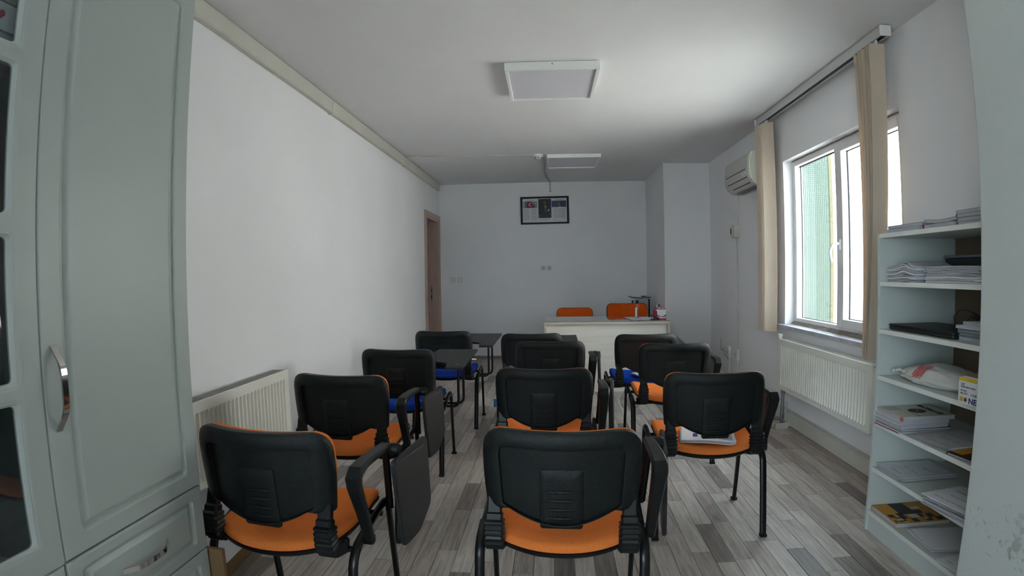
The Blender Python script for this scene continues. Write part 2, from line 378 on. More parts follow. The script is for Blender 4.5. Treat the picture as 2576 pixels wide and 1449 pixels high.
vis = sorted([c for c in cells if seen(c)], key=lambda c: (c[2] + c[3]) / 2 + abs(c[0]) * .2); near = set(map(id, vis[:298]))
cache = {}
for c in vis[:298]:
    key = (round(c[1] - c[0], 4), round(c[3] - c[2], 4), c[4])
    if key not in cache:
        bm = bmesh.new(); stave_bm(bm, 0, c[1] - c[0], 0, c[3] - c[2])
        me = bpy.data.meshes.new('plank'); bm.to_mesh(me); bm.free(); me.materials.append(STAVES[c[4]]); cache[key] = me
    o = bpy.data.objects.new('plank', cache[key]); C.objects.link(o); o.parent = floor; o.location = (c[0], c[2], 0)
bm = bmesh.new()
for c in cells:
    if id(c) not in near: stave_bm(bm, *c[:4], mi=c[4])
o = obj('planks', bm, STAVES, floor); o['kind'] = 'stuff'

# baseboards, trims
struct(obj('baseboard_back', B((XL, 1.39, YB - .012, YB, 0, .05), bevel=.003), 'skirting'))
struct(obj('baseboard_left', B((XL, XL + .012, 1.3, DY0 - .09, 0, .05), bevel=.003), 'skirting'))
struct(obj('baseboard_right', B((XR - .075, XR, 2.31, 6.31, 0, .022), bevel=.003), 'skirting'))
tr = struct(obj('trim_1', B((XL, XL + .038, YJ + .1, YB - .11, 2.508, H - .004), bevel=.004), 'cream_pvc'), 'cream cable trunking running under the ceiling on the left wall', 'cable trunking')
obj('cover_lip', B((XL + .036, XL + .0405, YJ + .1, YB - .11, 2.516, 2.520)), 'cream_pvc', tr)
for y in (3.63, 5.62): obj('joint_clip', B((XL - .002, XL + .042, y, y + .028, 2.500, H - .008), bevel=.002), 'cream_pvc', tr)
obj('end_cap', B((XL + .002, XL + .035, YB - .112, YB - .098, 2.512, H - .006)), 'gasket', tr)
tr2 = struct(obj('trim_2', B((1.908, XR, 2.32, 3.105, .024, .124), (1.908, XR, 3.108, 4.03, .024, .124), bevel=.004), 'cream_pvc'), 'cream cable trunking along the foot of the window wall', 'cable trunking')
obj('trunk_section', B((1.925, XR, 4.09, 6.3, .024, .124), bevel=.004), 'cream_pvc', tr2)
obj('cover_line', B((1.905, 1.909, 2.33, 4.02, .112, .115)), 'cream_pvc', tr2)

# ------------------------------------------------------------------ door_1
d = bpy.data.objects.new('door_1', None); C.objects.link(d); struct(d, 'open doorway with pinkish brown wooden frame in the far left corner', 'door')
obj('architrave', B((XL, XL + .018, DY0 - .085, DY0, 0, DZ + .06), (XL, XL + .018, DY1, DY1 + .065, 0, DZ + .06), (XL, XL + .018, DY0, DY1, DZ, DZ + .06), bevel=.003), 'door_wood', d)
obj('jamb_lining', B((XL - .2, XL + .004, DY1 - .03, DY1 + .005, 0, DZ), (XL - .2, XL + .004, DY0 - .005, DY0 + .03, 0, DZ), (XL - .2, XL + .004, DY0 + .03, DY1 - .03, DZ - .03, DZ), bevel=.002), 'door_wood', d)
obj('door_stop', B((XL - .16, XL - .12, DY1 - .045, DY1 - .03, 0, DZ - .03), (XL - .16, XL - .12, DY0 + .03, DY1 - .03, DZ - .045, DZ - .03)), 'door_wood', d)
sp = obj('strike_plate', B((XL - .118, XL - .094, DY1 - .034, DY1 - .030, .88, 1.10), bevel=.001), 'steel', d)
obj('strike_hole', B((XL - .112, XL - .100, DY1 - .0355, DY1 - .0335, 1.02, 1.05), (XL - .112, XL - .100, DY1 - .0355, DY1 - .0335, .92, .965)), 'gasket', sp)
obj('door_leaf', B((XL - .99, XL - .205, DY0 - .06, DY0 - .02, .01, DZ - .03)), 'door_wood', d)

# ------------------------------------------------------------------ window_1
wn = bpy.data.objects.new('window_1', None); C.objects.link(wn); struct(wn, 'white plastic two part window with chrome blue daylight beyond', 'window')
fx0, fx1 = 2.045, 2.115
obj('window_frame', B((fx0, fx1, WY0, WY0 + .05, WZ0 + .01, WZ1), (fx0, fx1, WY1 - .05, WY1, WZ0 + .01, WZ1), (fx0, fx1, WY0 + .05, WY1 - .05, WZ0 + .01, WZ0 + .06), (fx0, fx1, WY0 + .05, WY1 - .05, WZ1 - .05, WZ1), (fx0 - .004, fx1, 3.50, 3.548, WZ0 + .06, WZ1 - .05), bevel=.004), 'frame_pvc', wn)
sash = obj('sash', B((fx0 - .022, fx1 - .02, 2.755, 2.80, .865, 2.15), (fx0 - .022, fx1 - .02, 3.435, 3.505, .865, 2.15), (fx0 - .022, fx1 - .02, 2.80, 3.435, .865, .925), (fx0 - .022, fx1 - .02, 2.80, 3.435, 2.095, 2.15), bevel=.006), 'frame_pvc', wn)
obj('gasket', B((fx0 + .026, fx0 + .032, 2.80, 3.435, .925, .930), (fx0 + .026, fx0 + .032, 3.429, 3.435, .925, 2.095), (fx0 + .026, fx0 + .032, 2.80, 3.435, 2.090, 2.095)), 'gasket', sash)
obj('pane', B((fx0 + .034, fx0 + .039, 2.80, 3.435, .925, 2.095)), 'glass', sash)
obj('gasket', B((fx0 + .050, fx0 + .056, 3.548, WY1 - .05, .875, .879), (fx0 + .050, fx0 + .056, 4.181, 4.185, .875, 2.135), (fx0 + .044, fx0 + .056, 3.548, 4.185, 2.127, 2.135)), 'gasket', wn)
obj('pane', B((fx0 + .058, fx0 + .063, 3.548, WY1 - .05, .875, 2.135)), 'glass', wn)
hb = bmesh.new(); box(hb, fx0 - .034, fx0 - .022, 3.455, 3.485, 1.405, 1.485); bmesh.ops.bevel(hb, geom=hb.edges[:], offset=.005, segments=2, affect='EDGES')
hd = obj('window_handle', hb, 'white_pvc', wn, True)
obj('lever', T(bend([(fx0 - .03, 3.47, 1.452), (fx0 - .075, 3.475, 1.452), (fx0 - .092, 3.49, 1.40), (fx0 - .075, 3.495, 1.325)], .03), .010, sx=.8), 'white_pvc', hd, True)
obj('window_sill', B((1.915, 2.05, WY0 - .03, 3.45, .787, WZ0 + .004), (1.915, 2.05, 3.453, WY1 + .05, .787, WZ0 + .004), bevel=.004), 'marble', wn)
# rough mortar joint under the frame
bm = bmesh.new(); pr = [(2.012, WZ0 + .003), (2.046, WZ0 + .003), (2.046, .845), (2.036, .842)]
N = 60; rg = []
for i in range(N + 1):
    y = WY0 + .01 + (WY1 - WY0 - .02) * i / N; q = noise.noise(Vector((y * 14, 0, 0))) * .008
    rg.append([Vector((a + q, y, b + q * .6)) if k > 0 else Vector((a + q * 2, y, b)) for k, (a, b) in enumerate(pr)])
loft(bm, rg); obj('mortar_joint', bm, 'mortar', wn)
bm = bmesh.new(); loft(bm, [[Vector((2.034 + .003 * sin(i * 1.3) + a * .010, 2.72 + 1.50 * i / 40, 2.178 + b * .006 + .002 * noise.noise(Vector((i * .9, 3, 0))))) for a, b in ((0, 0), (1, 0), (1, 1), (0, 1))] for i in range(41)])
obj('lintel_joint', bm, 'mortar', wn)
# rear window behind the camera
w2 = bpy.data.objects.new('window_2', None); C.objects.link(w2); struct(w2, 'white window in the wall behind the camera', 'window')
obj('window_frame', B((WN0, WN1, YN - .1, YN - .04, .45, .51), (WN0, WN1, YN - .1, YN - .04, 2.29, 2.35), (WN0, WN0 + .06, YN - .1, YN - .04, .51, 2.29), (WN1 - .06, WN1, YN - .1, YN - .04, .51, 2.29), (-1.70, -1.64, YN - .1, YN - .04, .51, 2.29)), 'frame_pvc', w2)
obj('pane', B((WN0 + .06, -1.70, YN - .075, YN - .07, .51, 2.29)), 'glass', w2); obj('pane', B((-1.64, WN1 - .06, YN - .075, YN - .07, .51, 2.29)), 'glass', w2)

# ------------------------------------------------------------------ outside the window
struct(obj('courtyard_ground', B((-40, 60, -40, 40, -3.7, -3.5)), 'ground'), 'pale concrete yard outside the window', 'ground')
gb = thing('green_building', 'building wing clad in pale green mosaic with a yellow corner, outside the window', 'building', (2.25, 6.5, -3.5))
obj('mosaic_wall', B((0, 1.40, .008, 3, 0, 6.6)), 'grout', gb)
bm = bmesh.new(); s = .026
for i in range(int(1.39 / s)):
    for k in range(int(3.9 / s)):
        x = i * s + .002; z = 3.2 + k * s
        vs = [bm.verts.new(v) for v in ((x, .003, z), (x + s - .003, .003, z), (x + s - .003, .003, z + s - .003), (x, .003, z + s - .003))]; bm.faces.new(vs)
        us = [bm.verts.new((v.co.x, .0085, v.co.z)) for v in vs]
        for a in range(4): bm.faces.new((vs[a], us[a], us[(a + 1) % 4], vs[(a + 1) % 4]))
o = obj('mosaic_tiles', bm, 'green_tile', gb); o['kind'] = 'stuff'
obj('mosaic_border', B((0, 1.40, .001, .05, 0, 3.2)), 'green_tile', gb)
obj('corner_strip', B((1.40, 1.445, -.004, 3, 0, 6.6), bevel=.004), 'yellow_render', gb)
fb = thing('far_building', 'sunlit white house with pink wall panels and pale windows, beyond the green wing', 'building', (9, 0, -3.5))
obj('facade', B((0, 4, -3.2, 14.5, 0, 10)), 'white_render', fb)
obj('wall_panel', B((-.05, 0, 11.02, 11.45, 5.25, 6.85)), 'pink_render', fb)
obj('wall_panel', B((-.05, 0, 10.35, 10.62, 6.05, 6.75)), 'pink_render', fb)
def far_window(y0, y1, z0, z1, rows=2):
    f = obj('window', B((-.06, 0, y0, y0 + .07, z0, z1), (-.06, 0, y1 - .07, y1, z0, z1), (-.06, 0, y0, y1, z0, z0 + .08), (-.06, 0, y0, y1, z1 - .08, z1), *[(-.06, 0, y0, y1, z0 + (z1 - z0) * k / rows - .04, z0 + (z1 - z0) * k / rows + .04) for k in range(1, rows)]), 'frame_pvc', fb)
    for k in range(rows):
        obj('pane', B((-.03, -.01, y0 + .07, y1 - .07, z0 + (z1 - z0) * k / rows + .05, z0 + (z1 - z0) * (k + 1) / rows - .05)), 'far_glass', f)
far_window(11.0, 11.4, 7.0, 8.6, 1); far_window(10.3, 10.75, 6.95, 8.6, 1); far_window(10.95, 11.35, 2.9, 5.2); far_window(10.25, 10.62, 2.4, 5.15); far_window(9.5, 9.9, 6.9, 8.6, 1)
obj('ledge', B((-.25, 0, 10.3, 10.7, 6.72, 6.80)), 'white_render', fb)
obj('window_ledge', B((-.1, 0, 10.95, 11.48, 6.86, 6.98)), 'white_render', fb)
obj('balcony', B((-.6, 0, 8.6, 9.7, 5.6, 6.6)), 'white_render', fb)

# ------------------------------------------------------------------ vertical blinds
rl = thing('blind_rail', 'long white vertical blind head rail fixed to the ceiling above the window', 'blind rail')
obj('rail', B((1.832, 1.842, 2.615, 4.46, 2.552, 2.606), (1.878, 1.888, 2.615, 4.46, 2.552, 2.606), (1.842, 1.878, 2.615, 4.46, 2.590, 2.606)), 'rail', rl)
obj('rail_channel', B((1.8425, 1.8775, 2.62, 4.455, 2.558, 2.588)), 'gasket', rl)
obj('end_cap', B((1.826, 1.894, 2.600, 2.618, 2.548, 2.610), bevel=.008), 'white_pvc', rl)
obj('end_cap', B((1.826, 1.894, 4.458, 4.47, 2.548, 2.610), bevel=.004), 'white_pvc', rl)
def slat(parent, cx, cyy, ang, wdt, z0, z1, bow=.005, dyb=0.0):
    bm = bmesh.new(); n = 8; ca, sa = cos(ang), sin(ang); F = []; K = []
    for z in (z0, z1):
        fr = []; bk = []
        for i in range(n + 1):
            u = (i / n - .5) * wdt; v = bow * (1 - (2 * i / n - 1) ** 2)
            for lst, off in ((fr, 0), (bk, .0012)):
                lst.append(bm.verts.new((cx + u * ca - (v + off) * sa, cyy + u * sa + (v + off) * ca + (dyb if z == z0 else 0), z)))
        F.append(fr); K.append(bk)
    for i in range(n):
        bm.faces.new((F[0][i], F[0][i + 1], F[1][i + 1], F[1][i])); bm.faces.new((K[0][i + 1], K[0][i], K[1][i], K[1][i + 1]))
        bm.faces.new((F[0][i + 1], F[0][i], K[0][i], K[0][i + 1])); bm.faces.new((F[1][i], F[1][i + 1], K[1][i + 1], K[1][i]))
    for e in (0, n): bm.faces.new((F[0][e], F[1][e], K[1][e], K[0][e]))
    o = obj('slat', bm, 'blind', parent, 60)
    obj('slat_hanger', B((cx - .006, cx + .006, cyy - .003, cyy + .003, z1 - .004, 2.556)), 'white_pvc', o)
bl = thing('vertical_blind', 'narrow beige vertical blind bundle at the far side of the window, beside the air conditioner', 'blind', group='beige vertical blinds')
for k in range(6): slat(bl, 1.862 - .003 * (k % 2), 4.285 + .026 * k, radians(-42 + 2 * (k % 3)), .108, .755, 2.535)
bl = thing('vertical_blind', 'wide beige vertical blind bundle at the near side of the window, by the shelf unit', 'blind', group='beige vertical blinds')
for k in range(9): slat(bl, 1.850 + .004 * (k % 2), 2.685 + .020 * k, radians(-8 + 5 * (k % 4)), .089, .752 - .002 * (k % 3), 2.535, dyb=.11 * (1 - k / 8) ** 1.0)

# ------------------------------------------------------------------ ceiling things
for (cx, cyy, lab, hgt) in ((.02, 3.475, 'square white ceiling light panel nearest the camera', .055), (.262, 6.05, 'square white ceiling light panel near the end wall, beside the smoke detector', .045)):
    t = thing('ceiling_light', lab, 'ceiling light', (cx, cyy, H), radians(.6), 'square ceiling light panels')
    a = .305; b = .282
    obj('frame', B((-a, a, -a, -b, -hgt, -.002), (-a, a, b, a, -hgt, -.002), (-a, -b, -b, b, -hgt, -.002), (b, a, -b, b, -hgt, -.002), bevel=.003), 'lamp_frame', t)
    obj('diffuser', B((-b, b, -b, b, -hgt + .012, -.006)), 'diffuser', t)
    bm = bmesh.new(); lathe(bm, ((.004, -.001), (.004, .001)), n=8, T=Matrix.Translation((0, -a, -.02)) @ Matrix.Rotation(pi / 2, 4, 'X')); obj('screw', bm, 'ink', t)
sd = thing('smoke_detector', 'small round white smoke detector on the ceiling', 'smoke detector', (-.137, 5.76, H))
bm = bmesh.new(); lathe(bm, ((.054, -.001), (.056, -.02), (.050, -.024), (.046, -.036), (.032, -.048), (.0, -.050)), n=28); obj('body', bm, 'white_pvc', sd, True)
for k in range(8):
    a = k * pi / 4 + .1; obj('vent', B((.036, .046, -.008, .008, -.044, -.033)), 'ink', sd).rotation_euler = (0, 0, a)
bm = bmesh.new(); tube(bm, [(XL + .04 + (1.44 * i / 24), 5.60 + .16 * i / 24 + .012 * sin(i * .5), H - .006) for i in range(25)], .0065, n=8)
tag(obj('cable_conduit', bm, 'cream_pvc', None, True), 'thin white conduit crossing the ceiling from the wall trunking to the smoke detector', 'conduit')
bm = bmesh.new(); tube(bm, [(-.085, 5.80, H - .008), (-.088, 6.1, H - .009), (-.078, 6.4, H - .008), (-.085, 6.75, H - .009), (-.06, 7.1, H - .008), (-.02, 7.4, H - .008), (-.012, 7.515, H - .010), (-.012, 7.528, H - .03), (-.012, 7.529, 2.47)], .010, n=8)
cc = obj('cable_conduit', bm, 'rail', None, True); tag(cc, 'crooked grey white conduit from the smoke detector down onto the end wall above the picture', 'conduit')
obj('conduit_clip', B((-.024, 0, 7.520, 7.537, 2.575, 2.585), (-.022, 0, 7.518, 7.537, 2.468, 2.480)), 'ink_grey', cc)

# ------------------------------------------------------------------ radiators
def radiator(name, label, xf, xb, y0, y1, z0, z1, sgn):
    # xf front face x, xb back x, sgn = direction the front faces along X
    t = thing(name, label, 'radiator', group='white panel radiators')
    bm = bmesh.new(); pitch = .0335; n = int((y1 - y0 - .06) / pitch); ya = y0 + (y1 - y0 - n * pitch) / 2; dp = .014
    ys = [(y0, 0), (ya, 0)]
    for i in range(n):
        b = ya + i * pitch; ys += [(b + .004, 0), (b + .010, -dp), (b + .021, -dp), (b + .027, 0)]
    ys += [(y1, 0)]
    zs = [(z0, 0), (z0 + .030, 0), (z0 + .045, 1), (z1 - .060, 1), (z1 - .045, 0), (z1, 0)]
    g = [[bm.verts.new((xf + sgn * dv * k, y, z)) for (y, dv) in ys] for (z, k) in zs]
    for r in range(len(zs) - 1):
        for c in range(len(ys) - 1):
            q = (g[r][c], g[r][c + 1], g[r + 1][c + 1], g[r + 1][c]); bm.faces.new(q if sgn > 0 else q[::-1])
    obj('front_panel', bm, 'cream', t, 30)
    xx = xf - sgn * .014
    a, b = sorted((xf - sgn * .0005, xf - sgn * .012)); obj('panel_rim', B((a, b, y0, y1, z0 - .004, z0 + .003), (a, b, y0, y1, z1 - .003, z1 + .004), (a, b, y0 - .004, y0 + .003, z0, z1), (a, b, y1 - .003, y1 + .004, z0, z1), bevel=.001), 'cream', t)
    a, b = sorted((xf - sgn * .012, xb)); obj('side_cover', B((a, b, y0, y0 + .003, z0, z1 - .004)), 'cream', t); obj('side_cover', B((a, b, y1 - .003, y1, z0, z1 - .004)), 'cream', t)
    obj('back_panel', B(tuple(sorted((xb, xb + sgn * .008))) + (y0, y1, z0, z1 - .01)), 'cream', t)
    bx = [(a, b, y, y + (.0035 if sgn > 0 else .0074), z1 - .012, z1 - .001) for y in [y0 + .012 + i * .0085 for i in range(int((y1 - y0 - .02) / .0085))]]
    gr = obj('top_grille', B(*bx), 'grille' if sgn > 0 else 'cream', t)
    bx = [(a, b, y, y + .012, z1 - .012, z1) for y in [y0 + i * (y1 - y0 - .012) / 6 for i in range(7)]]
    obj('grille_bridge', B(*bx, (xf - sgn * .012 if sgn < 0 else xb, xb if sgn < 0 else xf - sgn * .012, 0, 0, 0, 0) if False else (a, a + .006, y0, y1, z1 - .012, z1), (b - .006, b, y0, y1, z1 - .012, z1)), 'grille' if sgn > 0 else 'cream', gr)
    obj('fin', B(*[(a + .015, b - .015, y, y + .001, z0 + .03, z1 - .03) for y in [y0 + .02 + i * .02 for i in range(int((y1 - y0 - .03) / .02))]]), 'cream', t)
    return t
radiator('radiator', 'white panel radiator on the left wall, behind the two front left chairs', -1.548, -1.648, 1.35, 2.767, .325, .716, 1)
rr = radiator('radiator', 'white panel radiator hanging under the window, beside the white shelf unit', 1.846, 1.940, 2.805, 4.082, .316, .714, -1)
bm = bmesh.new(); lathe(bm, ((.014, .0), (.017, .012), (.022, .045), (.020, .052)), loc=(1.872, 4.112, .700), n=14); obj('valve_knob', bm, 'white_pvc', rr, True)
obj('valve_body', T([(1.885, 4.08, .69), (1.878, 4.112, .69), (1.876, 4.112, .705)], .009), 'steel', rr, True)
pp = obj('radiator_pipe', T([(1.885, 4.062, .318), (1.885, 4.062, .30), (1.882, 4.06, .10), (1.880, 4.058, .004)], .013), 'steel', None, True)
tag(pp, 'bare dark steel pipe from the floor up to the window radiator', 'pipe')
obj('pipe_joint', T([(1.882, 4.06, .06), (1.882, 4.06, .09)], .017), 'steel', pp); obj('pipe_joint', T([(1.885, 4.062, .27), (1.885, 4.062, .30)], .018), 'steel', pp)
obj('side_pipe', T([(1.915, 4.05, .20), (1.915, 4.05, .02)], .007), 'rail', pp)
cb = obj('floor_collar', B((1.80, 1.955, 3.98, 3.988, .001, .05), (1.80, 1.808, 3.98, 4.11, .001, .05), (1.80, 1.955, 4.10, 4.108, .001, .035), (1.80, 1.955, 3.985, 4.10, .001, .008), bevel=.002), 'cream_pvc')
tag(cb, 'open grey beige plastic floor collar around the radiator pipe foot', 'pipe collar')
cb.location = (-.02, -.02, 0)

# ------------------------------------------------------------------ air conditioner
ac = thing('air_conditioner', 'ivory split air conditioner high on the right wall beside the blind', 'air conditioner')
prof = [(1.964, 2.336), (1.79, 2.336), (1.768, 2.31), (1.755, 2.22), (1.758, 2.12), (1.775, 2.075), (1.825, 2.035), (1.90, 2.025), (1.964, 2.03)]
pf = lambda u, v, a: Vector((u, a, v))
obj('body', P(prof, 4.512, 5.12, pf, .006), 'ac', ac, 30)
obj('end_cover', P(prof, 4.448, 4.51, pf, .012), 'ac_end', ac, 30)
def front_x(z):
    for (xa, za), (xb2, zb) in zip(prof[1:], prof[2:]):
        if zb <= z <= za: return xb2 + (xa - xb2) * (z - zb) / (za - zb)
    return 1.80
for z, y0, y1, h in ((2.185, 4.56, 5.07, .0035), (2.110, 4.53, 5.04, .0035), (2.062, 4.53, 4.98, .004)):
    x = front_x(z); obj('groove', B((x - .0022, x + .006, y0, y1, z - h, z + h)), 'ink', ac)
x = front_x(2.15); obj('panel_seam', B((x - .001, x + .004, 4.52, 5.1, 2.149, 2.151)), 'ink_grey', ac)
obj('louvre', B((1.835, 1.90, 4.53, 5.0, 2.021, 2.0262)), 'ink_grey', ac)
badge = obj('badge', P(rrect(4.53, 4.64, 2.136, 2.160, .010), 0, 0.002, lambda u, v, a: Vector((1.7555 - a, u, v))), 'white_pvc', ac)
text('badge_print', '·✦·', .022, 'ink', (1.7535, 4.585, 2.148), (0, -1, 0), (0, 0, 1), ac)
obj('indicator', B((1.7545, 1.757, 5.055, 5.075, 2.205, 2.215)), 'ink_grey', ac)
# cable, isolator box and sockets below
cab = obj('power_cable', T([(1.955, 5.285, 2.06), (1.957, 5.30, 2.0), (1.958, 5.33, 1.85), (1.958, 5.345, 1.74)], .004), 'cream_pvc'); tag(cab, 'thin white cable hanging from the air conditioner to the isolator box', 'cable')
obj('pipe', T([(1.955, 5.04, 2.03), (1.955, 5.20, 2.05), (1.955, 5.285, 2.06)], .004), 'cream_pvc', cab)
cab = obj('power_cable', T([(1.957, 5.37, 1.63), (1.957, 5.36, 1.4), (1.957, 5.345, 1.0), (1.957, 5.35, .75), (1.957, 5.335, .5), (1.957, 5.335, .445)], .006), 'cream_pvc'); tag(cab, 'white cable running down the right wall from the isolator box to the socket', 'cable')
ib = thing('isolator_box', 'small square cream switch box on the right wall below the air conditioner', 'switch box', (XR, 5.37, 1.69))
obj('box', B((-.055, 0, -.062, .062, -.065, .065), bevel=.008), 'cream_pvc', ib); obj('rocker', B((-.060, -.05, .03, .05, -.03, .03), bevel=.002), 'gasket', ib); obj('lid', B((-.060, -.054, -.05, .02, -.05, .05), bevel=.003), 'cream_pvc', ib)
for y, z, lab in ((5.335, .39, 'tall white surface socket under the hanging cable on the right wall'), (5.60, .38, 'white surface socket with a looped wire nearest the corner pillar')):
    s_ = thing('wall_socket', lab, 'socket', (XR, y, z), 0, 'surface sockets on the right wall')
    obj('plate', B((-.03, 0, -.04, .04, -.06, .06), bevel=.006), 'white_pvc', s_)
    bm = bmesh.new(); lathe(bm, ((.02, 0), (.02, .004)), n=16, T=Matrix.Translation((-.034, 0, 0)) @ Matrix.Rotation(pi / 2, 4, 'Y')); obj('outlet', bm, 'rail', s_)
    obj('conduit', B((-.014, 0, -.012, .012, -z + .125, -.06)), 'white_pvc', s_)
bm = bmesh.new(); tube(bm, [(1.95, 5.86, .50), (1.945, 5.85, .42), (1.93, 5.80, .37), (1.935, 5.74, .40), (1.93, 5.68, .35), (1.925, 5.62, .33), (1.93, 5.56, .32), (1.94, 5.60, .30)], .004, n=6)
tag(obj('loose_wire', bm, 'ink_grey', None, True), 'thin dark wire looped at the socket near the corner pillar', 'wire')

# ------------------------------------------------------------------ wall plates on end wall
def wall_plate(x, z, lab, kind, grp):
    t = thing('light_switch' if kind == 's' else 'wall_outlet', lab, 'light switch' if kind == 's' else 'socket', (x, YB, z), 0, grp)
    obj('plate', B((-.042, .042, -.010, 0, -.042, .042), bevel=.003), 'white_pvc', t)
    if kind == 's':
        obj('surround', B((-.030, .030, -.0115, -.009, -.030, .030)), 'rail', t); obj('rocker', B((-.026, .026, -.016, -.010, -.026, .026), bevel=.002), 'white_pvc', t)
    else:
        Rm = Matrix.Translation((0, -.010, 0)) @ Matrix.Rotation(pi / 2, 4, 'X')
        bm = bmesh.new(); lathe(bm, ((.030, -.001), (.030, .0025), (.027, .0025), (.025, .0005)), n=24, T=Rm); obj('ring', bm, 'rail', t)
        bm = bmesh.new()
        for dx in ((-.010, .010) if kind == 'p' else (0,)): lathe(bm, ((.0045, 0), (.0045, .004)), loc=(dx, 0, 0), n=10, T=Rm)
        obj('hole', bm, 'ink', t)
    return t
wall_plate(-1.474, 1.186, 'left one of the paired white light switches on the end wall', 's', 'light switches by the doorway')
wall_plate(-1.368, 1.186, 'right one of the paired white light switches on the end wall', 's', 'light switches by the doorway')
wall_plate(-.128, 1.345, 'white power socket, left of the twin outlets under the picture', 'p', 'outlets under the picture')
wall_plate(-.042, 1.345, 'white aerial socket, right of the twin outlets under the picture', 't', 'outlets under the picture')

# ------------------------------------------------------------------ framed print
pc = thing('framed_print', 'black framed print with a red flag and two portraits on the end wall', 'picture', (-.096, YB - .003, 2.195), 0)
pc.rotation_euler = (0, radians(-.5), 0)
W, Hh = .355, .203
obj('frame', B((-W, W, -.022, 0, Hh - .026, Hh), (-W, W, -.022, 0, -Hh, -Hh + .026), (-W, -W + .030, -.022, 0, -Hh + .026, Hh - .026), (W - .030, W, -.022, 0, -Hh + .026, Hh - .026), bevel=.003), 'black_smooth', pc)
sh = obj('print_sheet', B((-W + .03, W - .03, -.008, -.002, -Hh + .026, Hh - .026)), 'paper', pc)
def flat(name, poly, m, y=-.0085, th=.0006, par=None):
    bm = bmesh.new(); prism(bm, poly, y, y - th, lambda u, v, a: Vector((u, a, v))); bmesh.ops.recalc_face_normals(bm, faces=bm.faces[:]); return obj(name, bm, m, par or pc)
R4 = lambda x0, x1, z0, z1: [(x0, z0), (x1, z0), (x1, z1), (x0, z1)]
flat('flag_photo', R4(-.315, -.105, .040, .137), 'photo_sky')
flat('flag_pole', R4(-.281, -.268, .040, .137), 'ink', -.0092)
flat('flag', [(-.264, .041), (-.258, .136), (-.205, .136), (-.17, .110), (-.147, .090), (-.150, .080), (-.138, .066), (-.136, .042)], 'flag_red', -.0092)
cr = []
for k in range(15): a = radians(50 + 260 * k / 14); cr.append((-.205 + .030 * cos(a), .088 + .027 * sin(a)))
for k in range(15): a = radians(310 - 260 * k / 14); cr.append((-.198 + .023 * cos(a), .088 + .020 * sin(a)))
flat('crescent', cr, 'paper', -.0099)
flat('star', [((-.168 + (.011 if k % 2 == 0 else .0045) * cos(radians(180 + 36 * k))), .086 + (.011 if k % 2 == 0 else .0045) * sin(radians(180 + 36 * k))) for k in range(10)], 'paper', -.0099)
flat('portrait', R4(-.092, .096, -.113, .168), 'photo_black')
E_ = lambda cx, cz, a, b, n=18, rot=0: [(cx + a * cos(2 * pi * k / n) * cos(rot) - b * sin(2 * pi * k / n) * sin(rot), cz + a * cos(2 * pi * k / n) * sin(rot) + b * sin(2 * pi * k / n) * cos(rot)) for k in range(n)]
flat('head', E_(.002, .112, .021, .031, rot=.12), 'photo_skin', -.0092)
flat('hair', [(-.018, .126), (-.012, .142), (.002, .150), (.018, .146), (.026, .130), (.026, .108), (.021, .112), (.019, .128), (.006, .136), (-.008, .132)], 'dark_brown', -.0096)
flat('brow', R4(-.013, .010, .1205, .1235), 'dark_brown', -.0099); flat('nose', [(-.006, .119), (-.002, .119), (-.003, .106), (-.009, .106)], 'photo_skin_dim', -.0099); flat('mouth', R4(-.010, .003, .0965, .0985), 'dark_brown', -.0099)
flat('lapel', [(-.020, .072), (-.012, .076), (.012, -.034), (.004, -.020)], 'ink', -.0095); flat('lapel', [(.034, .070), (.026, .074), (.014, -.034), (.024, -.020)], 'ink', -.0095)
flat('shirt', [(-.010, .074), (.004, .050), (.010, -.010), (.016, -.032), (.022, -.008), (.024, .045), (.022, .070), (.006, .062)], 'paper', -.0092)
flat('necktie', [(.008, .066), (.016, .066), (.020, .010), (.014, -.010), (.009, .012)], 'ink', -.0099)
flat('pocket_square', E_(.054, .0, .010, .017, 10, -.5), 'paper', -.0092)
flat('hand', E_(-.076, -.082, .014, .016, 10), 'photo_skin', -.0092); flat('hand', E_(.078, -.060, .016, .007, 10, .6), 'photo_skin_dim', -.0092)
flat('portrait', R4(.104, .316, .044, .138), 'photo_navy')
flat('hair', E_(.222, .088, .034, .042), 'photo_black', -.0092); flat('face', E_(.212, .092, .019, .032, rot=.1), 'photo_skin_dim', -.0099)
flat('brow', R4(.199, .222, .101, .104), 'photo_black', -.0106); flat('nose', [(.205, .100), (.209, .100), (.208, .088), (.202, .088)], 'dark_brown', -.0106); flat('mouth', R4(.202, .214, .0775, .0795), 'photo_black', -.0106)
flat('jacket', [(.165, .045), (.175, .056), (.205, .066), (.245, .060), (.262, .045)], 'photo_black', -.0096)
flat('collar', [(.207, .046), (.214, .058), (.222, .048), (.234, .058), (.238, .046)], 'paper', -.0103)
X1, Z1 = (1, 0, 0), (0, 0, 1)
text('heading', 'İSTİKLÂL MARŞI', .0150, 'ink', (-.21, -.0085, .152), X1, Z1, pc, bold=.0004)
text('heading', 'GENÇLİĞE HİTABE', .0150, 'ink', (.21, -.0085, .152), X1, Z1, pc, bold=.0004)
text('caption', 'Mustafa Kemal ATATÜRK', .0125, 'ink', (.002, -.0085, -.132), X1, Z1, pc, bold=.0004)
text('caption', '1881 - 1938', .0105, 'ink', (.002, -.0085, -.146), X1, Z1, pc, bold=.0003)
bm = bmesh.new(); rn = random.Random(5)
for col, (xa, xb2) in enumerate(((-.308, -.215), (-.200, -.110))):
    for st in range(5):
        for ln in range(4):
            z = .024 - st * .034 - ln * .0068; box(bm, xa, xb2 - rn.random() * .02, -.0090, -.0085, z - .0012, z + .0012)
for ln in range(20):
    z = .024 - ln * .0073; box(bm, .128, .300 - (rn.random() * .03 if ln % 5 == 4 else 0), -.0090, -.0085, z - .0012, z + .0012)
